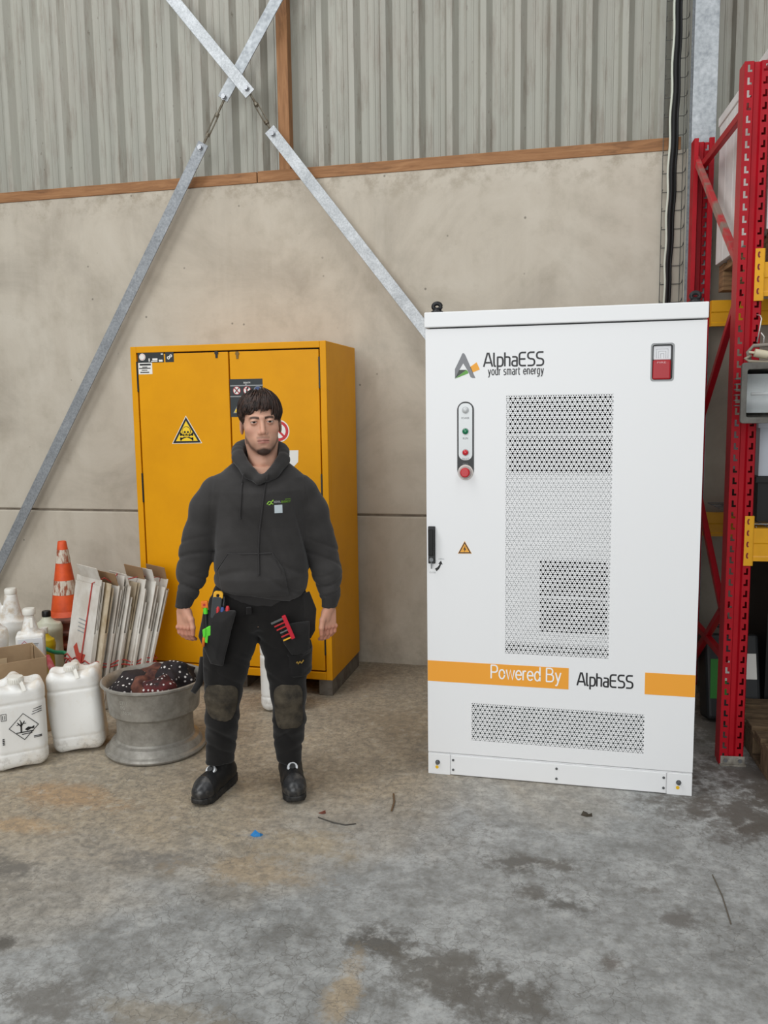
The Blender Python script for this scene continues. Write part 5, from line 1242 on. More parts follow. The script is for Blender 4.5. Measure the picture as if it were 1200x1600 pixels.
q = MB(); q.tube([atz(615, 1242) + Vector((0, 0, 0.004)), atz(616, 1255) + Vector((0, 0, 0.005)), atz(612, 1268) + Vector((0, 0, 0.004))], 0.004, 6); tag(q.build('twig', M('twig', (104, 82, 58), 0.9)), 'short brown twig on the floor left of the white cabinet', 'litter')
q = MB(); q.tube([atz(497, 1278) + Vector((0, 0, 0.003)), atz(520, 1286) + Vector((0, 0, 0.003)), atz(540, 1290) + Vector((0, 0, 0.003)), atz(556, 1288) + Vector((0, 0, 0.003))], 0.0025, 6); tag(q.build('wire_offcut', M('wire_dark', (70, 66, 60), 0.6)), 'thin dark wire offcut on the floor right of the boots', 'litter')
q = MB(); q.tube([atz(1113, 1368) + Vector((0, 0, 0.003)), atz(1128, 1400) + Vector((0, 0, 0.003)), atz(1142, 1445) + Vector((0, 0, 0.003))], 0.0022, 6); tag(q.build('straw', M('straw_dark', (96, 88, 76), 0.8)), 'thin straw lying on the floor at the right', 'litter')

# ================================================================== the man
PT_ = math.radians(22)
PO = Vector((-1.30, 3.22, 0))
man = thing('person', 'man standing in a dark grey hoodie and black work trousers, arms hanging', 'person', PO, PT_)
SKIN = vcol_mat('skin', 0.5, 260, 0.08, 0.001, 0.35, 0.12)
SK_ = L3(206, 158, 134); SKR = L3(196, 132, 112); LIP = L3(176, 112, 102); BRD = L3(52, 38, 32); BRW = L3(44, 30, 24)
HC = np.array((0.026, 0.005, 1.566)); HY = math.radians(3); HR = math.radians(-2.0)     # head centre, turn, tilt
_cy, _sy, _cr, _sr = math.cos(HY), math.sin(HY), math.cos(HR), math.sin(HR)
def to_head(x, y, z):
    x, y, z = x - HC[0], y - HC[1], z - HC[2]
    x, y = x * _cy + y * _sy, -x * _sy + y * _cy
    return x * _cr - z * _sr, y, x * _sr + z * _cr
def from_head(p):
    x, y, z = p
    x, z = x * _cr + z * _sr, -x * _sr + z * _cr
    x, y = x * _cy - y * _sy, x * _sy + y * _cy
    return (x + HC[0], y + HC[1], z + HC[2])
EYE = [(-0.0315, -0.0755, 0.012), (0.0315, -0.0755, 0.012)]
def head_sdf(P):
    h = to_head(P[0], P[1], P[2]); ax = (np.abs(h[0]), h[1], h[2])
    d = s_ell(ax, (0, 0.018, 0.040), (0.0735, 0.093, 0.083))
    d = smin(d, s_ell(ax, (0, -0.018, -0.022), (0.067, 0.069, 0.082)), 0.03)
    d = smin(d, s_ell(ax, (0, -0.032, -0.070), (0.043, 0.050, 0.048)), 0.03)           # jaw
    d = smin(d, s_ell(ax, (0.041, 0.010, -0.050), (0.015, 0.026, 0.022)), 0.025)        # jaw angle
    d = smin(d, s_ell(ax, (0, -0.066, -0.104), (0.024, 0.018, 0.018)), 0.022)           # chin
    d = smin(d, s_ell(ax, (0.045, -0.050, -0.018), (0.018, 0.018, 0.015)), 0.022)       # cheekbone
    d = smin(d, s_cap(ax, (0.004, -0.082, 0.0275), (0.042, -0.068, 0.029), 0.009, 0.0075), 0.016)   # brow
    d = smax(d, -s_ell(ax, (0.030, -0.097, 0.011), (0.020, 0.022, 0.0130)), 0.012)      # socket
    # eyelids around the eyeball, open as a narrow almond
    e = EYE[1]
    lid = s_sph(ax, e, 0.0142)
    slit = s_ell(ax, (e[0], e[1] - 0.012, e[2] - 0.0012), (0.0130, 0.02, 0.0029))
    d = smin(d, lid, 0.006); d = smax(d, -slit, 0.0015)
    nose = s_cap(ax, (0, -0.080, 0.020), (0, -0.104, -0.028), 0.0075, 0.0100)
    nose = smin(nose, s_sph(ax, (0.0115, -0.093, -0.032), 0.0078), 0.008)
    d = smin(d, nose, 0.010)
    d = smax(d, -s_ell(ax, (0.0065, -0.100, -0.0415), (0.0035, 0.005, 0.004)), 0.003)   # nostril
    d = smin(d, s_ell(ax, (0, -0.072, -0.064), (0.032, 0.020, 0.026)), 0.018)           # muzzle
    d = smin(d, s_cap(ax, (0, -0.0935, -0.0585), (0.021, -0.083, -0.0625), 0.0042, 0.0016), 0.004)
    d = smin(d, s_cap(ax, (0, -0.0920, -0.0690), (0.018, -0.083, -0.0665), 0.0052, 0.0020), 0.004)
    d = smax(d, -s_cap(ax, (0, -0.098, -0.0638), (0.024, -0.086, -0.0645), 0.0014), 0.002)
    d = smax(d, -s_ell(ax, (0, -0.099, -0.083), (0.016, 0.010, 0.006)), 0.008)
    ear = s_ell(ax, (0.0775, 0.018, -0.006), (0.0085, 0.020, 0.032))
    ear = smax(ear, -s_ell(ax, (0.087, 0.010, -0.002), (0.007, 0.011, 0.020)), 0.004)
    d = smin(d, ear, 0.006)
    nk = s_cap(h, (0, 0.030, -0.05), (0.0, 0.040, -0.26), 0.058, 0.064)
    nk = smin(nk, s_cap(ax, (0.05, 0.02, -0.07), (0.012, -0.03, -0.20), 0.012), 0.03)
    nk = smin(nk, s_sph(h, (0, -0.030, -0.150), 0.012), 0.03)
    return smin(d, nk, 0.02)
def head_col(V):
    x, y, z = to_head(V[:, 0], V[:, 1], V[:, 2]); ax = np.abs(x)
    c = np.repeat(SK_[None], len(V), 0)
    def blend(w, col):
        nonlocal c
        w = np.clip(w, 0, 1)[:, None]; c = c * (1 - w) + col * w
    g = lambda a, b, cc, s: np.exp(-(((ax - a) / s[0]) ** 2 + ((y - b) / s[1]) ** 2 + ((z - cc) / s[2]) ** 2))
    blend(0.45 * g(0.045, -0.06, -0.025, (0.02, 0.03, 0.018)), SKR); blend(0.4 * g(0, -0.105, -0.030, (0.014, 0.02, 0.014)), SKR); blend(0.5 * g(0.078, 0.015, -0.01, (0.012, 0.03, 0.04)), SKR)
    blend(0.35 * g(0.031, -0.085, 0.004, (0.016, 0.02, 0.010)), L3(150, 104, 92))
    st = np.clip((-0.048 - z) / 0.03, 0, 1) * np.clip((0.02 - y) / 0.03, 0, 1) * np.clip((z + 0.15) / 0.03, 0, 1); blend(0.22 * st, L3(110, 84, 74))
    # beard along the jaw line and under the chin
    goat = np.clip((-0.086 - 0.25 * ax - z) / 0.010, 0, 1) * np.clip((0.034 - ax) / 0.010, 0, 1) * np.clip((-0.035 - y) / 0.02, 0, 1) * np.clip((z + 0.134) / 0.008, 0, 1); blend(0.95 * goat, BRD)
    jz = -0.112 + 0.85 * np.clip(ax - 0.020, 0, 1) + 1.2 * np.clip(ax - 0.048, 0, 1); jl = np.exp(-((z - jz) / 0.009) ** 2) * (ax > 0.02) * np.clip((0.012 - y) / 0.02, 0, 1) * (z < -0.03); blend(0.62 * jl, BRD)
    side = np.exp(-((y + 0.004) / 0.010) ** 2) * (ax > 0.05) * (z < 0.02) * (z > -0.075); blend(0.6 * side, BRD)
    mo = np.exp(-((z + 0.0505) / 0.005) ** 2) * (ax < 0.026) * (y < -0.07); blend(0.40 * mo, BRD)
    lp = (np.exp(-((z + 0.0590) / 0.0035) ** 2) + np.exp(-((z + 0.0695) / 0.0048) ** 2)) * np.clip((0.024 - ax) / 0.004, 0, 1) * (y < -0.07); blend(0.85 * lp, LIP)
    blend(1.0 * np.exp(-((z + 0.0638) / 0.0013) ** 2) * (ax < 0.024) * (y < -0.07), L3(96, 50, 48))
    bz = 0.0295 - 8.0 * (ax - 0.032) ** 2; bw = np.exp(-((z - bz) / 0.0056) ** 4) * (ax > 0.011) * np.clip((0.052 - ax) / 0.008, 0, 1) * (y < -0.04); blend(0.92 * bw, BRW)
    # lash line
    ls = np.exp(-((z - (0.0110 + 0.0040 - 16 * (ax - 0.0315) ** 2)) / 0.0016) ** 2) * (np.abs(ax - 0.0315) < 0.014) * (y < -0.07); blend(0.75 * ls, L3(60, 40, 36))
    nek = np.clip((-0.15 - z) / 0.05, 0, 1); blend(0.3 * nek, SKR)
    return c
# hands: each finger its own chain from the palm
HPHI = math.radians(32)
def hand_sdf(P, wr, s):   # wr wrist, s = +1 when the thumb lies towards +x
    q0 = ((P[0] - wr[0]) * s, P[1] - wr[1]); c_, n_ = math.cos(HPHI), math.sin(HPHI)
    q = ((q0[0] * c_ - q0[1] * n_) / 0.94, (q0[0] * n_ + q0[1] * c_) / 0.94, (P[2] - wr[2]) / 0.94)
    d = s_cap(q, (0, 0.0, 0.03), (0, 0, 0.0), 0.026, 0.0245)
    palm = s_box(q, (0.002, 0.002, -0.055), (0.037, 0.0145, 0.045), 0.014)
    palm = smin(palm, s_ell(q, (0.020, -0.006, -0.035), (0.018, 0.016, 0.030)), 0.012)
    d = smin(d, palm, 0.02)
    for i, (fx, ln) in enumerate(((-0.030, 0.85), (-0.0105, 0.97), (0.0095, 1.0), (0.0285, 0.95))):
        r = 0.0088 if i else 0.0078
        b0 = (fx, 0.000, -0.088); b1 = (fx * 0.98 + 0.002, 0.001 + 0.002 * i, -0.088 - 0.034 * ln); b2 = (fx * 0.88 + 0.005, 0.018 + 0.002 * i, -0.088 - 0.057 * ln); b3 = (fx * 0.80 + 0.007, 0.038, -0.088 - 0.066 * ln)
        d = smin(d, s_chain(q, [b0, b1, b2, b3], [r * 1.12, r * 1.04, r * 0.95, r * 0.86], 0.003), 0.0045)
        d = smin(d, s_sph(q, (fx, -0.0065, -0.092), 0.0085), 0.006)
    d = smin(d, s_chain(q, [(0.022, -0.002, -0.020), (0.046, -0.010, -0.052), (0.056, -0.014, -0.085), (0.053, -0.010, -0.116)], [0.0150, 0.0130, 0.0110, 0.0088], 0.006), 0.008)
    return d
def hand_col(wr, s):
    def f(V):
        a, b = (V[:, 0] - wr[0]) * s, V[:, 1] - wr[1]; z = V[:, 2] - wr[2]; x, y = a * math.cos(HPHI) - b * math.sin(HPHI), a * math.sin(HPHI) + b * math.cos(HPHI)
        c = np.repeat(L3(202, 150, 126)[None], len(V), 0); w = np.clip((-0.075 - z) / 0.04, 0, 1)[:, None] * 0.55; c = c * (1 - w) + L3(190, 122, 102) * w
        kn = np.exp(-((z + 0.092) / 0.012) ** 2 - ((y + 0.012) / 0.01) ** 2)[:, None] * 0.4; c = c * (1 - kn) + L3(196, 120, 100) * kn
        nail = (np.exp(-((y - 0.012) / 0.006) ** 2 - ((z + 0.118) / 0.008) ** 2) * (x > 0.050))[:, None] * 0.8; c = c * (1 - nail) + L3(226, 182, 168) * nail
        return c
    return f
WL, WR = (-0.310, -0.025, 0.832), (0.286, -0.025, 0.804)
def inner_sdf(P):   # trunk and limbs hidden under the clothes, joining head and hands
    d = s_loft(P, [0.74, 0.95, 1.20, 1.32, 1.40], [0, 0, 0.01, 0.012, 0.015], [0.01] * 5, [0.13, 0.125, 0.14, 0.14, 0.06], [0.085, 0.085, 0.09, 0.07, 0.055])
    for s, w, el, sh in ((-1, WL, (-0.262, 0.03, 1.07), (-0.165, 0.02, 1.31)), (1, WR, (0.272, 0.03, 1.05), (0.185, 0.02, 1.29))):
        d = smin(d, s_chain(P, [sh, el, (w[0], w[1], w[2] + 0.03)], [0.045, 0.034, 0.026]), 0.03)
    for hp, kn, an in (((-0.095, 0.01, 0.78), (-0.165, 0.0, 0.44), (-0.188, 0.05, 0.19)), ((0.085, 0.01, 0.78), (0.105, -0.01, 0.43), (0.102, 0.05, 0.17))):
        d = smin(d, s_chain(P, [hp, kn, an], [0.07, 0.045, 0.032]), 0.03)
    return d
def person_body():
    Vs, Qs, Cs, n = [], [], [], 0
    for fn, b, h, cf in ((head_sdf, (-0.075, 0.13, -0.125, 0.13, 1.31, 1.70), 0.0022, head_col), (lambda P: hand_sdf(P, WL, 1), (-0.385, -0.235, -0.10, 0.07, 0.66, 0.90), 0.0022, hand_col(WL, 1)),
                         (lambda P: hand_sdf(P, WR, -1), (0.21, 0.36, -0.10, 0.07, 0.635, 0.88), 0.0022, hand_col(WR, -1)), (inner_sdf, (-0.36, 0.36, -0.13, 0.16, 0.05, 1.42), 0.012, lambda V: np.repeat(SK_[None], len(V), 0))):
        P = grid(b, h); F = np.broadcast_to(fn(P), (P[0].shape[0], P[1].shape[1], P[2].shape[2])); V, Q = surface(F, (b[0], b[2], b[4]), h)
        Vs.append(V); Qs.append(Q + n); Cs.append(cf(V)); n += len(V)
    return np_mesh('body', np.concatenate(Vs), np.concatenate(Qs), SKIN, man, np.concatenate(Cs))
body = person_body()
for e in EYE:
    q = MB(); m1 = M('shaded_eye_white', (190, 178, 170), 0.3); m2 = M('iris_brown', (46, 30, 22), 0.5, spec=0.15); m3 = M('pupil', (8, 8, 8), 0.4, spec=0.2)  # eye white darkened: the shade of the lids is in its colour
    c = Vector(from_head(e)); look = (Vector((0.06, -3.4, 1.60)) - c).normalized(); zax = look; xax = zax.cross(Vector((0, 0, 1))).normalized(); yax = xax.cross(zax); R = 0.0128; n = 20
    rings = [0, 0.10, 0.20, 0.34, 0.50, 0.7, 1.0, 1.4, 1.9]
    vs_ = []
    for th in rings:
        for k in range(n):
            a = 2 * PI * k / n; vs_.append(c + (zax * math.cos(th) + (xax * math.cos(a) + yax * math.sin(a)) * math.sin(th)) * R)
    q.v = [tuple(v) for v in vs_]
    for i in range(len(rings) - 1):
        for k in range(n): q.f.append((i * n + k, i * n + (k + 1) % n, (i + 1) * n + (k + 1) % n, (i + 1) * n + k)); q.mi.append(2 if rings[i + 1] <= 0.2 else 1 if rings[i + 1] <= 0.50 else 0)
    q.build('eye', [m1, m2, m3], man, smooth=True)

# ---- hair: a soft cap with combed locks laid over it
HAIRM, hnt, hb = newmat('dark_brown_hair'); hb.inputs['Roughness'].default_value = 0.45; hb.inputs['Specular IOR Level'].default_value = 0.35
hnt.links.new(ramp(hnt, noise(hnt, coords(hnt), 60, 3), [(0.35, lin((26, 17, 13))), (0.7, lin((70, 48, 38)))]), hb.inputs['Base Color'])
def hairline(x): return 0.062 + 0.004 * np.sin(x * 95 + 2.0) - 0.45 * np.clip(-x - 0.004, 0, 1) - 0.12 * np.clip(x - 0.02, 0, 1) + 0.0035 * np.sin(x * 190 + 0.6) + 0.0025 * np.sin(x * 430)
def hair_sdf(P):
    h = to_head(P[0], P[1], P[2]); x, y, z = h
    d = s_ell(h, (0, 0.022, 0.043), (0.0860, 0.105, 0.091))
    d = d - 0.004 * np.clip((z - 0.06) / 0.05, 0, 1) + 0.009 * np.clip((0.045 - z) / 0.05, 0, 1) * (np.abs(x) > 0.03)
    az = np.arctan2(x, -(y - 0.03)); d = d + 0.0022 * np.sin(az * 26 + 9 * np.sin(z * 40)) + 0.0018 * wav(h, 120, 3)
    # open face below the fringe
    face = np.maximum(np.maximum(z - hairline(x), y + 0.012), np.abs(x) - 0.0635)
    d = smax(d, -face, 0.006)
    # ear opening, sideburns and nape
    low = np.where(y < 0.012, -0.022, -0.018 - 0.8 * np.clip(y - 0.03, 0, 0.06))
    low = np.where((y > 0.0) & (y < 0.045), 0.022, low)
    return smax(d, low - z, 0.008)
soft('hair', hair_sdf, (-0.09, 0.14, -0.12, 0.15, 1.46, 1.72), 0.003, HAIRM, man)
rg = random.Random(3); q = MB()
cr0 = Vector((0.012, 0.045, 0.0))
for i in range(620):
    az = rg.uniform(-PI, PI); front = abs(az) < 1.15; az = round(az * 9) / 9 + rg.gauss(0, 0.035)
    # end polar angle chosen so that locks stop at the fringe, above the ears or at the nape
    if abs(az) < 0.85: zend = float(hairline(math.sin(az) * 0.07)) + rg.uniform(-0.007, 0.014)
    elif abs(az) < 1.25: zend = rg.uniform(-0.014, 0.004)
    elif abs(az) < 1.9: zend = rg.uniform(0.018, 0.03)
    else: zend = rg.uniform(-0.06, -0.03)
    sw = rg.uniform(-0.55, -0.15) if front else rg.uniform(-0.1, 0.1)
    start = rg.uniform(0.05, 0.7); pts = []; lift = rg.uniform(0.001, 0.0055); n = 6
    for k in range(n):
        t = start + (1 - start) * k / (n - 1)
        zz = 0.138 + (zend - 0.138) * (t ** 1.5); w = max(0.0, 1 - ((zz - 0.045) / 0.0935) ** 2) ** 0.5
        a = az + sw * t
        pts.append(Vector(from_head((math.sin(a) * (0.0870 - 0.009 * min(1.0, max(0.0, (0.045 - zz) / 0.05))) * w * (1 + lift * 9 * math.sin(2.4 * t)), 0.022 - math.cos(a) * 0.1065 * w * (1 + lift * 9 * math.sin(2.4 * t)), zz + lift * 1.4 * (1 - t) * (1 + math.sin(i * 1.3))))))
    r0 = rg.uniform(0.0018, 0.0042); q.tube(pts, [r0 * 0.8, r0, r0, r0 * 0.9, r0 * 0.7, r0 * 0.2], 4, caps=False)
tag(q.build('hair_locks', HAIRM, man, smooth=True), kind='stuff')

# ---- hoodie
def fabric(name, a, b_, sc=900, bstr=0.25):
    m, nt, b = newmat(name); v = coords(nt)
    nt.links.new(ramp(nt, noise(nt, v, 7, 5, 0.6), [(0.35, lin(a)), (0.7, lin(b_))]), b.inputs['Base Color']); b.inputs['Roughness'].default_value = 0.92; b.inputs['Specular IOR Level'].default_value = 0.15
    b.inputs['Sheen Weight'].default_value = 0.15; b.inputs['Sheen Roughness'].default_value = 0.5
    bump(nt, b, noise(nt, v, sc, 2), bstr, 0.0012); return m
HOOD = fabric('charcoal_sweat_fabric', (52, 50, 49), (63, 61, 60))
def hem_z(x): return 0.845 + 0.22 * np.clip(-x - 0.0, -0.12, 0.22) + 0.25 * np.clip(x - 0.12, 0, 1)
def torso_sdf(P):
    zs = [0.82, 0.86, 0.90, 0.95, 1.05, 1.15, 1.24, 1.30, 1.35, 1.385, 1.42, 1.45]
    w = [0.172, 0.182, 0.190, 0.193, 0.186, 0.182, 0.186, 0.196, 0.188, 0.148, 0.102, 0.078]
    dp = [0.118, 0.128, 0.138, 0.140, 0.128, 0.124, 0.128, 0.122, 0.104, 0.088, 0.078, 0.070]
    cx = [0.0, 0.0, 0.002, 0.008, 0.012, 0.010, 0.012, 0.014, 0.016, 0.018, 0.02, 0.02]
    cy = [0.005, 0.003, 0.0, -0.002, 0.005, 0.008, 0.010, 0.014, 0.02, 0.025, 0.03, 0.03]
    return s_loft(P, zs, cx, cy, w, dp, 2.35)
ARM = {-1: [(-0.162, 0.018, 1.292), (-0.204, 0.022, 1.225), (-0.236, 0.03, 1.12), (-0.252, 0.03, 1.05), (-0.272, 0.012, 0.965), (-0.290, -0.010, 0.895)],
       1: [(0.188, 0.018, 1.278), (0.225, 0.022, 1.205), (0.248, 0.03, 1.10), (0.266, 0.03, 1.03), (0.284, 0.010, 0.945), (0.289, -0.012, 0.868)]}
ARR = [0.070, 0.066, 0.063, 0.063, 0.059, 0.046]
def arm_sdf(P, s):
    return s_chain(P, ARM[s], ARR, 0.03)
def hoodie_sdf(P):
    x, y, z = P
    d = torso_sdf(P)
    # folds: slanting drags on the belly, bunching over the hem
    belly = np.clip((1.12 - z) / 0.2, 0, 1)
    val = lambda u, w=0.38: np.exp(-(np.sin(u) / w) ** 2)
    d = d + belly * 0.008 * val(26 * (z + 0.40 * np.abs(x) + 0.05 * np.sin(11 * x)) + 1.2 * wav(P, 14, 5)) * np.exp(-((np.abs(x) - 0.12) / 0.10) ** 2)
    d = d + 0.0035 * wav(P, 17, 11, (1, 1, 1.2)) + 0.0045 * val(20 * x + 9 * z + 1.5 * wav(P, 10, 6), 0.25) * np.clip((1.30 - z) / 0.1, 0, 1)
    d = smax(d, hem_z(x) + 0.03 - z, 0.012)     # ends over the rib hem
    d = smax(d, z - (1.325 + 0.95 * (y + 0.085)), 0.012)     # neck opening
    for s in (-1, 1):
        a = arm_sdf(P, s)
        el = ARM[s][3]; wr_ = ARM[s][5]
        fold = np.exp(-((z - el[2] + 0.01) / 0.075) ** 2)
        a = a + 0.0060 * fold * val(34 * (z + 0.55 * s * (x - el[0])) + 1.1 * s + 1.6 * wav(P, 22, 15 + s)) + 0.008 * np.exp(-((z - wr_[2] - 0.015) / 0.055) ** 2) * val(62 * (z - 0.4 * s * (x - wr_[0])) + 1.0 * wav(P, 25, 17 + s)) + 0.003 * wav(P, 24, 13 + s)
        d = smin(d, a, 0.022)
    # armhole seam
    for s, sx in ((-1, -0.178), (1, 0.200)):
        d = d + 0.0022 * np.exp(-((x - sx - s * 0.10 * (1.30 - z)) / 0.0035) ** 2) * (z > 1.19)
    return smax(d, -s_cap(P, (0.02, 0.03, 1.36), (0.026, 0.03, 1.60), 0.064), 0.015)
hoodie = soft('hoodie', hoodie_sdf, (-0.37, 0.37, -0.16, 0.18, 0.80, 1.48), 0.0050, HOOD, man)
def hem_sdf(P):
    x, y, z = P; d = torso_sdf(P) + 0.012
    d = smax(d, z - (hem_z(x) + 0.05), 0.006); return smax(d, hem_z(x) - 0.012 - z, 0.008) + 0.0012 * np.sin(np.arctan2(x, -y) * 130)
RIBF = fabric('charcoal_rib_knit', (47, 45, 45), (56, 54, 53))
soft('rib_hem', hem_sdf, (-0.22, 0.22, -0.16, 0.17, 0.78, 0.99), 0.0055, RIBF, hoodie)
for s, w in ((-1, WL), (1, WR)):
    a5 = ARM[s][5]
    def cuff(P, s=s, w=w, a5=a5):
        d = s_cap(P, (a5[0] + 0.006 * s, a5[1] - 0.006, a5[2] - 0.015), (w[0], w[1], w[2] + 0.004), 0.040, 0.0315)
        d = smax(d, (w[2] - 0.002) - P[2], 0.004); az = np.arctan2(P[0] - w[0], P[1] - w[1])
        return d + 0.0010 * np.sin(az * 34)
    soft('cuff', cuff, (w[0] - 0.06, w[0] + 0.06, w[1] - 0.06, w[1] + 0.07, w[2] - 0.01, w[2] + 0.10), 0.004, RIBF, hoodie)
# hood lying round the neck, open at the front, and its bag behind
def hood_sdf(P):
    d = None; n = 22; prev = None
    for i in range(n + 1):
        a = math.radians(-90 + 14 + (360 - 28) * i / n)     # starts and ends beside the throat
        fr = (1 - math.sin(a)) / 2                           # 1 at the front, 0 at the back
        c = (0.022 + 0.096 * math.cos(a) * (1 - 0.10 * fr), 0.032 + 0.104 * math.sin(a), 1.474 - 0.045 * fr - 0.080 * fr ** 4 - 0.006 * math.cos(a))
        r = 0.032 - 0.015 * fr
        if prev is not None:
            e = s_cap(P, prev[0], c, prev[1], r); d = e if d is None else smin(d, e, 0.012)
        prev = (c, r)
    d = smin(d, s_chain(P, [(-0.070, -0.01, 1.428), (-0.034, -0.066, 1.382), (0.016, -0.094, 1.348)], [0.024, 0.017, 0.012]), 0.02)
    d = smin(d, s_chain(P, [(0.114, -0.01, 1.420), (0.076, -0.066, 1.378), (0.008, -0.098, 1.344)], [0.026, 0.018, 0.012]), 0.02)
    d = smin(d, s_ell(P, (0.02, 0.14, 1.40), (0.10, 0.05, 0.095)), 0.04)
    d = d + 0.003 * wav(P, 40, 21)
    return smax(d, -s_cap(P, (0.024, 0.028, 1.36), (0.026, 0.015, 1.60), 0.067, 0.075), 0.008)
soft('hood', hood_sdf, (-0.16, 0.20, -0.13, 0.22, 1.28, 1.53), 0.0045, HOOD, hoodie)
bvh_cache = {}
def front_y(o, x, z):
    if o.name not in bvh_cache:
        me = o.data; bvh_cache[o.name] = BVHTree.FromPolygons([v.co[:] for v in me.vertices], [p.vertices[:] for p in me.polygons])
    h = bvh_cache[o.name].ray_cast(Vector((x, -1, z)), Vector((0, 1, 0)))
    return h[0].y if h[0] is not None else -0.13
# kangaroo pocket: a slightly raised piece of the same cloth with slanted openings
def pocket_sdf(P):
    x, y, z = P; d = hoodie_sdf(P) - 0.0055
    xc = x + 0.032
    half = np.where(z > 0.985, 0.087 + (1.058 - z) * 0.62, 0.087 + (1.058 - 0.985) * 0.62)
    reg = np.maximum(np.maximum(np.abs(xc) - half - 0.16 * np.clip(0.985 - z, 0, 1) * np.sign(xc), z - 1.058), 0.885 - 0.06 * x - z)
    return np.maximum(np.maximum(d, reg), y + 0.03)
soft('front_pocket', pocket_sdf, (-0.20, 0.16, -0.17, 0.0, 0.86, 1.08), 0.0045, HOOD, hoodie)
pk_l = [(-0.168, 0.985), (-0.160, 0.998), (-0.140, 1.028), (-0.121, 1.057)]; pk_r = [(0.054, 1.055), (0.070, 1.02), (0.086, 0.985), (0.096, 0.935)]
pk = [o for o in hoodie.children if o.name.startswith('front_pocket')][0]
for line in (pk_l, [(-0.121, 1.057), (-0.06, 1.056), (0.0, 1.055), (0.054, 1.055)], pk_r):
    q = MB(); q.tube([(x, front_y(hoodie, x, z) - 0.0065, z) for x, z in line], 0.0022, 6); q.build('pocket_seam', RIBF, pk, smooth=True)
# drawstrings
for line in ([(-0.048, 1.376), (-0.052, 1.355), (-0.058, 1.32), (-0.063, 1.26), (-0.068, 1.205), (-0.066, 1.195)], [(0.046, 1.372), (0.042, 1.350), (0.030, 1.30), (0.018, 1.22), (0.006, 1.14), (0.000, 1.07), (0.000, 1.00), (-0.002, 0.965)]):
    P_ = []
    for i in range(len(line) - 1):
        for k in range(5):
            x = line[i][0] + (line[i + 1][0] - line[i][0]) * k / 5; z = line[i][1] + (line[i + 1][1] - line[i][1]) * k / 5
            yy = front_y(hoodie, x, z) - 0.004
            if z < 1.06 and line[0][0] > 0: yy -= 0.006
            if z > 1.345: yy = min(yy, -0.092) - 0.010
            P_.append((x, yy, z))
    q = MB(); q.tube(P_, [0.0030] * (len(P_) - 1) + [0.0038], 7); q.build('drawstring', RIBF, hoodie, smooth=True)
# chest print
def conform(name, polys, mat, lift=0.0022, target=hoodie, parent=None):
    q = MB()
    for p in polys:
        n = len(p); q.add([(x, front_y(target, x, z) - lift, z) for x, z in p], [tuple(range(n))])
    return q.build(name, mat, parent or target)
LGN = M('chest_green', (140, 190, 60), 0.6); LWH = M('chest_white', (214, 216, 214), 0.6)
def ribbon(pts, w):
    return [strip(pts[i], pts[i + 1], w) for i in range(len(pts) - 1)]
conform('chest_logo', ribbon([(0.039, 1.252), (0.046, 1.262), (0.053, 1.263), (0.058, 1.254), (0.064, 1.252)], 0.0035) + ribbon([(0.045, 1.250), (0.053, 1.252), (0.058, 1.262), (0.064, 1.268)], 0.0035) + [[(0.060, 1.264), (0.066, 1.270), (0.064, 1.262)]], LGN)
def chest_text(body, x0, x1, z0, h, mat):
    me = text_mesh(body, 1.0, bold=0.02); n = len(me.vertices); co = np.empty(n * 3); me.vertices.foreach_get('co', co); co = co.reshape(-1, 3); mn, mx = co.min(0), co.max(0)
    X = x0 + (co[:, 0] - mn[0]) / (mx[0] - mn[0]) * (x1 - x0); Z = z0 + (co[:, 1] - mn[1]) / (mx[1] - mn[1]) * h
    out = np.array([(a, front_y(hoodie, a, b) - 0.0024, b) for a, b in zip(X, Z)]); me.vertices.foreach_set('co', out.ravel().astype(np.float32)); me.materials.clear(); me.materials.append(mat); me.update()
    o = bpy.data.objects.new('chest_lettering', me); COL.objects.link(o); o.parent = hoodie
chest_text('NOVAL', 0.067, 0.094, 1.256, 0.0085, LWH); chest_text('ENERGY', 0.096, 0.134, 1.255, 0.0085, LGN); chest_text('services', 0.112, 0.134, 1.267, 0.005, LGN)
conform('chest_patch', [[(0.068, 1.215), (0.084, 1.215), (0.100, 1.215), (0.100, 1.232), (0.100, 1.248), (0.084, 1.248), (0.068, 1.248), (0.068, 1.232)]], M('patch_pale', (196, 206, 210), 0.6))['label'] = 'small pale square patch'

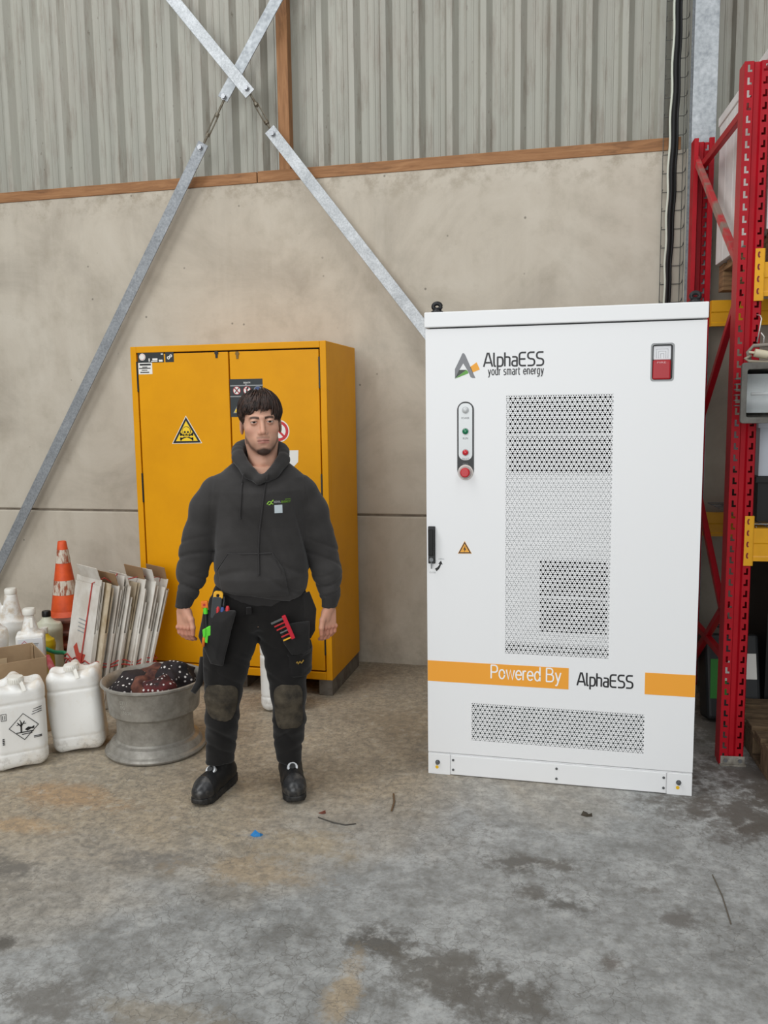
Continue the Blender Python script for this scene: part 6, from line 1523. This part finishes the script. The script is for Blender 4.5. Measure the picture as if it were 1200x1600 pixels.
# ---- work trousers
TRO = fabric('black_work_cloth', (24, 23, 23), (34, 32, 31), 700)
def leg_sdf(P, pts, rs): return s_chain(P, pts, rs, 0.03)
LLEG = ([(-0.098, 0.012, 0.80), (-0.128, 0.005, 0.66), (-0.148, -0.004, 0.56), (-0.163, -0.005, 0.46), (-0.172, 0.018, 0.33), (-0.184, 0.040, 0.24), (-0.190, 0.050, 0.135)], [0.112, 0.098, 0.085, 0.074, 0.069, 0.061, 0.060])
RLEG = ([(0.088, 0.012, 0.80), (0.098, 0.004, 0.66), (0.104, -0.008, 0.55), (0.106, -0.012, 0.44), (0.107, 0.014, 0.31), (0.104, 0.036, 0.22), (0.102, 0.048, 0.115)], [0.112, 0.096, 0.084, 0.070, 0.068, 0.060, 0.056])
def trouser_sdf(P):
    x, y, z = P
    d = s_loft(P, [0.72, 0.80, 0.90, 0.99], [-0.005] * 4, [0.015, 0.015, 0.008, 0.005], [0.155, 0.188, 0.172, 0.150], [0.080, 0.120, 0.115, 0.100], 2.4)
    d = smax(d, 0.725 - z, 0.05)
    dl, dr = leg_sdf(P, *LLEG), leg_sdf(P, *RLEG)
    for i, (cz, am) in enumerate(((0.245, 0.007), (0.60, 0.003))):
        w = np.exp(-((z - cz) / 0.085) ** 2)
        v_ = lambda u: np.exp(-(np.sin(u) / 0.42) ** 2)
        dl = dl + am * w * v_(44 * z + 16 * x + 14 * y + 1.2 * wav(P, 18, 51)); dr = dr + am * w * v_(40 * z - 18 * x + 11 * y + 1 + 1.2 * wav(P, 18, 52))
    dl = smax(dl, 0.128 - 0.10 * (y - 0.05) - z, 0.006); dr = smax(dr, 0.108 - 0.08 * (y - 0.05) - z, 0.006)
    d = smin(smin(d, dl, 0.035), dr, 0.035)
    d = d + 0.0035 * wav(P, 26, 31) + 0.0016 * wav(P, 60, 32) + 0.004 * np.exp(-(np.sin(17 * z + 14 * x + 1.6 * wav(P, 12, 33)) / 0.25) ** 2)
    d = d + 0.002 * np.exp(-((x + 0.012) / 0.003) ** 2) * (z > 0.74) * (y < 0)      # fly seam
    return d
tro = soft('trousers', trouser_sdf, (-0.28, 0.25, -0.15, 0.17, 0.08, 1.0), 0.0058, TRO, man)
KNM, knt, knb = newmat('dusty_knee_cloth'); knb.inputs['Roughness'].default_value = 0.95
knt.links.new(ramp(knt, noise(knt, coords(knt), 16, 5, 0.65), [(0.3, lin((34, 31, 27))), (0.5, lin((66, 59, 48))), (0.72, lin((88, 80, 66)))]), knb.inputs['Base Color'])
def knee(cx, cz, hw, hh, y0):
    def f(P):
        d = trouser_sdf(P) - 0.0045
        reg = ((np.abs(P[0] - cx) / hw) ** 3.2 + (np.abs(P[2] - cz) / hh) ** 3.2) ** (1 / 3.2) - 1 + 0.10 * wav(P, 60, 61)
        return smax(np.maximum(d + 0.0012 * np.sin(P[2] * 130 + 10 * P[0]), reg * 0.05), P[1] + 0.005, 0.004)
    o = soft('knee_patch', f, (cx - hw - 0.02, cx + hw + 0.02, -0.12, 0.03, cz - hh - 0.02, cz + hh + 0.02), 0.005, KNM, tro); o['label'] = 'dusty brown knee patch'
knee(-0.168, 0.435, 0.066, 0.082, 0); knee(0.106, 0.395, 0.060, 0.105, 0)
# leg pocket on the image-right thigh with flap and stitched mark
def cargo(P):
    d = trouser_sdf(P) - 0.016
    reg = s_box(P, (0.160, -0.01, 0.585), (0.052, 0.09, 0.058), 0.014); return smax(d, reg, 0.006)
cg = soft('leg_pocket', cargo, (0.09, 0.24, -0.12, 0.10, 0.51, 0.66), 0.005, TRO, tro)
def cflap(P): return smax(trouser_sdf(P) - 0.020, s_box(P, (0.158, -0.01, 0.632), (0.054, 0.09, 0.016), 0.008), 0.004)
soft('pocket_flap', cflap, (0.09, 0.24, -0.12, 0.10, 0.60, 0.67), 0.005, TRO, cg)
fy = front_y(cg, 0.150, 0.588)
q = MB()
for p in ribbon([(0.135, 0.583), (0.144, 0.597), (0.147, 0.585), (0.155, 0.597), (0.160, 0.588), (0.170, 0.600)], 0.0035): q.prism(p, fy - 0.0035, fy + 0.006)
q.build('stitched_mark', M('mark_ochre', (150, 118, 42), 0.7), cg)
def cargo2(P): return smax(trouser_sdf(P) - 0.014, s_box(P, (-0.195, 0.0, 0.585), (0.045, 0.09, 0.075), 0.014), 0.006)
soft('leg_pocket', cargo2, (-0.27, -0.13, -0.12, 0.11, 0.49, 0.68), 0.005, TRO, tro)
# hanging holster pockets
HOL = fabric('holster_cloth', (34, 33, 33), (46, 44, 43), 500)
def holster(name, outline, y0, th, bulge, tilt):
    # outline in (x, z); a soft pouch with a hollow top
    n = len(outline); zs = [p[1] for p in outline]; xs = [p[0] for p in outline]
    def f(P):
        x, y, z = P; d = None; ins = np.ones(np.broadcast(x, z).shape, bool) * 0
        best = np.full(np.broadcast(x, z).shape, 9.0); inside = np.zeros(best.shape, bool)
        for i in range(n):
            ax_, az_ = outline[i]; bx_, bz_ = outline[(i + 1) % n]; ex, ez = bx_ - ax_, bz_ - az_; L2 = ex * ex + ez * ez
            t = np.clip(((x - ax_) * ex + (z - az_) * ez) / L2, 0, 1); best = np.minimum(best, np.sqrt((x - ax_ - t * ex) ** 2 + (z - az_ - t * ez) ** 2))
            cnd = ((az_ > z) != (bz_ > z)) & (x < (bx_ - ax_) * (z - az_) / ((bz_ - az_) if abs(bz_ - az_) > 1e-9 else 1e-9) + ax_); inside ^= cnd
        s2 = np.where(inside, -best, best)
        yc = y0 + tilt * (x - outline[0][0])
        return smax(s2, np.abs(y - yc) - (th + bulge * np.clip(-s2 / 0.04, 0, 1)), 0.008) + 0.0015 * wav(P, 50, 41)
    return soft(name, f, (min(xs) - 0.02, max(xs) + 0.02, y0 - 0.10, y0 + 0.10, min(zs) - 0.02, max(zs) + 0.02), 0.0045, HOL, tro)
hl = holster('holster_pocket', [(-0.225, 0.832), (-0.095, 0.838), (-0.135, 0.68), (-0.155, 0.607), (-0.205, 0.612), (-0.250, 0.72)], -0.095, 0.010, 0.016, -0.55)
holster('holster_pocket', [(0.118, 0.850), (0.205, 0.872), (0.232, 0.79), (0.228, 0.70), (0.205, 0.668), (0.150, 0.69)], -0.070, 0.009, 0.013, 0.60)
fl2 = holster('holster_pocket', [(0.075, 0.76), (0.200, 0.76), (0.196, 0.64), (0.170, 0.622), (0.120, 0.628), (0.088, 0.68)], -0.118, 0.006, 0.006, 0.30)
q = MB(); q.tube([(-0.245 + 0.0, 0.03, 0.60), (-0.25, 0.0, 0.55), (-0.262, -0.01, 0.50), (-0.285, -0.03, 0.47)], [0.012, 0.014, 0.016, 0.012], 8); 
q.build('hammer_loop', HOL, tro, smooth=True)
q = MB(); q.box(-0.055, -0.035, -0.132, -0.115, 0.812, 0.840); q.build('belt_loop', TRO, tro, bevel=0.003)

# ---- boots
BOOT = M('boot_black', (22, 22, 23), 0.55, c2=(48, 46, 44), vscale=22, lo=0.5, hi=0.72); SOLE = M('boot_sole', (18, 18, 18), 0.7, c2=(52, 50, 48), vscale=30); TOE = M('boot_toe_cap', (40, 40, 41), 0.35, c2=(96, 92, 87), vscale=30, lo=0.5, hi=0.8); DIAL = M('dial_silver', (206, 208, 210), 0.3, 0.3)
def boot(loc, rz):
    t = empty('work_shoe'); t.parent = man; t.location = loc; t.rotation_euler = (0, 0, rz)
    def up(P):
        d = s_chain(P, [(0, 0.085, 0.060), (0, 0.0, 0.062), (0.0, -0.085, 0.052), (0, -0.118, 0.046)], [0.042, 0.043, 0.045, 0.038], 0.03)
        d = smin(d, s_cap(P, (0, 0.058, 0.085), (0, 0.050, 0.165), 0.048, 0.046), 0.03)
        d = smin(d, s_cap(P, (0, 0.03, 0.10), (0, -0.06, 0.078), 0.030, 0.026), 0.03)
        return smax(d, 0.020 - P[2], 0.006) + 0.0012 * wav(P, 70, 7)
    u = soft('upper', up, (-0.07, 0.07, -0.18, 0.15, 0.0, 0.20), 0.004, BOOT, t)
    def sole(P):
        w = np.interp(P[1], [-0.166, -0.158, -0.14, -0.10, 0.0, 0.07, 0.118, 0.13], [0.004, 0.024, 0.040, 0.051, 0.045, 0.045, 0.036, 0.01])
        top = np.interp(P[1], [-0.17, -0.13, 0.0, 0.13], [0.036, 0.033, 0.034, 0.044])
        d = np.maximum(np.abs(P[0]) - w, np.maximum(P[2] - top, 0.012 * np.clip((-0.115 - P[1]) / 0.05, 0, 1) - P[2])); d = np.maximum(d, np.maximum(-0.163 - P[1], P[1] - 0.130))
        return d + 0.002 * np.maximum(0, np.sin(P[1] * 190)) * (P[2] < 0.022) + 0.001
    soft('sole', sole, (-0.07, 0.07, -0.18, 0.15, -0.008, 0.06), 0.004, SOLE, t)
    def toe(P): return smax(up(P) - 0.0035, np.maximum(P[1] + 0.088 + 6 * P[0] ** 2, 0.03 - P[2]), 0.004)
    soft('toe_cap', toe, (-0.07, 0.07, -0.18, -0.05, 0.0, 0.11), 0.004, TOE, t)
    q = MB(); c = Vector((0, -0.038, 0.106)); nrm = Vector((0, -0.62, 0.78)).normalized(); q.tube([c, c + nrm * 0.012], [0.024, 0.022], 24); dl = q.build('dial', DIAL, t, auto=35)
    q = MB(); q.tube([c + nrm * 0.0118, c + nrm * 0.020], [0.0135, 0.0125], 20); q.build('dial_knob', BLKP, dl, auto=35)
    for k in range(2):
        y = -0.066 - 0.022 * k; z = 0.099 - 0.010 * k
        for s in (-1, 1): q = MB(); q.obox((s * 0.019, y, z - 0.004), (1, 0, -0.6 * s), (0, 1, 0.4), (0.5 * s, -0.3, 1), 0.006, 0.003, 0.002); q.build('lace_guide', DIAL, t)
        q = MB(); q.tube([(-0.019, y, z - 0.002), (0, y - 0.008, z + 0.006), (0.019, y, z - 0.002)], 0.0018, 6); q.build('lace_wire', BLKP, t)
    return t
def footrot(dx, dy): return math.atan2(dx, -dy)
boot((-0.207, 0.048, 0), footrot(-0.135, -0.245)); boot((0.112, 0.020, 0), footrot(0.018, -0.27))

# ---- tools carried in the holster pockets (things of their own)
MW = Matrix.Translation(PO) @ Matrix.Rotation(PT_, 4, 'Z')
def ptool(name, label, cat, p, tilt=0.0, rz=0.0):
    t = thing(name, label, cat, MW @ Vector(p), 0, 'tools in the holster pockets'); t.rotation_euler = (0, tilt, PT_ + rz); return t
ORN = M('tool_orange', (232, 120, 30), 0.45); YLW = M('tool_yellow', (236, 176, 40), 0.45); GRN2 = M('tool_green', (92, 214, 46), 0.45); TRD = M('tool_red', (190, 40, 44), 0.45); TBL = M('tool_blue', (44, 74, 132), 0.45); STL = M('tool_steel', (140, 140, 142), 0.35, 0.8); KNV = M('knife_grey', (54, 58, 60), 0.5)
t = ptool('utility_knife', 'dark utility knife with a yellow end standing in the left holster pocket', 'knife', (-0.178, -0.125, 0.80), 0.12)
q = MB(); q.prism(rrect(-0.020, 0.020, 0.0, 0.092, 0.010), -0.011, 0.011); q.build('knife_body', KNV, t, bevel=0.004)
q = MB(); ring_poly(q, rrect(-0.016, 0.022, 0.080, 0.112, 0.012), rrect(-0.004, 0.008, 0.090, 0.102, 0.005), -0.010, 0.010); q.build('end_ring', YLW, t, bevel=0.002)
t = ptool('black_pliers', 'black handled pliers beside the utility knife', 'pliers', (-0.150, -0.118, 0.80), 0.05)
q = MB(); q.tube([(0, 0, 0), (0.004, 0, 0.05), (0.002, 0, 0.088)], [0.009, 0.011, 0.008], 10); q.build('grip', BLKP, t, smooth=True)
t = ptool('marker_clip', 'orange and green marker clipped to the edge of the holster pocket', 'marker', (-0.214, -0.118, 0.765), -0.03)
q = MB(); q.tube([(0, 0, 0.055), (0, 0, 0.082)], 0.009, 12); q.build('green_collar', GRN2, t, auto=35)
q = MB(); q.prism(rrect(-0.015, 0.012, 0.080, 0.108, 0.005), -0.009, 0.009); q.build('orange_head', ORN, t, bevel=0.003)
q = MB(); q.disc(-0.003, 0.094, 0.005, -0.010, -0.006, 12); q.build('orange_hole', TRD, t)
q = MB(); q.tube([(0, 0, 0.0), (0, 0, 0.056)], 0.011, 12); q.build('black_barrel', BLKP, t, auto=35)
t = ptool('green_clamp', 'bright green spring clamp hanging on the holster pocket', 'clamp', (-0.212, -0.130, 0.715), 0.0)
q = MB(); q.prism([(-0.006, 0.05), (0.016, 0.062), (0.018, 0.02), (0.004, 0.018), (0.0, -0.012), (-0.010, -0.008), (-0.010, 0.03)], -0.006, 0.006); q.build('jaw', GRN2, t, bevel=0.003)
q = MB(); q.prism([(-0.018, 0.045), (-0.004, 0.052), (-0.006, 0.018), (-0.016, 0.012)], -0.010, -0.004); q.build('jaw', GRN2, t, bevel=0.002)
t = ptool('orange_knife', 'small orange folding knife hanging lowest on the holster pocket', 'knife', (-0.236, -0.122, 0.690), 0.28)
q = MB(); q.tube([(0, 0, 0.062), (0.002, 0, 0.03), (0.006, 0, 0.0)], [0.006, 0.0075, 0.005], 10); q.build('handle', ORN, t, smooth=True)
q = MB(); q.tube([(0.0, 0, 0.070), (0, 0, 0.058)], 0.010, 12); q.build('end_ring', ORN, t, auto=35)
for i, (x, m, nm, zt_) in enumerate(((-0.187, YLW, 'yellow', 0.842), (-0.170, TRD, 'red', 0.850), (-0.152, TBL, 'blue', 0.846), (-0.132, TRD, 'dark red', 0.852))):
    t = ptool('screwdriver', nm + ' handled screwdriver in the holster pocket' if nm != 'dark red' else 'red handled screwdriver nearest the belt buckle in the holster pocket', 'screwdriver', (x, -0.122 - 0.45 * (x + 0.19), 0.778), 0.06)
    q = MB(); q.tube([(0, 0, 0.02), (0, 0, 0.04), (0, 0, zt_ - 0.785), (0, 0, zt_ - 0.775)], [0.006, 0.0085, 0.0085, 0.005], 10); q.build('handle', m, t, smooth=True)
    q = MB(); q.tube([(0, 0, -0.03), (0, 0, 0.02)], 0.003, 8); q.build('blade', STL, t)
t = ptool('bit_holder', 'red clip of screwdriver bits on the front of the trousers', 'tool holder', (0.090, -0.140, 0.800), 0, 0.1)
q = MB(); d_ = Vector((0.036, 0, -0.094)).normalized(); n_ = Vector((0, -1, 0)); c_ = Vector((0.020, 0, -0.046)); q.obox(c_, d_, n_, d_.cross(n_), 0.052, 0.007, 0.008); q.build('holder_bar', M('holder_red', (200, 32, 52), 0.4), t, bevel=0.002)
sd = Vector((-0.93, 0, -0.36)); ms = [M('key_grey', (92, 94, 92), 0.5), TRD, TRD, STL, TRD, YLW]
for k in range(6):
    q = MB(); b0 = c_ + d_ * (-0.042 + 0.017 * k); L_ = (0.052, 0.045, 0.042, 0.034, 0.036, 0.034)[k]
    q.obox(b0 + sd * (0.006 + L_ / 2), sd, n_, sd.cross(n_), L_ / 2, 0.003, 0.0028 if k else 0.004); q.build('bit', ms[k], t, bevel=0.0008)
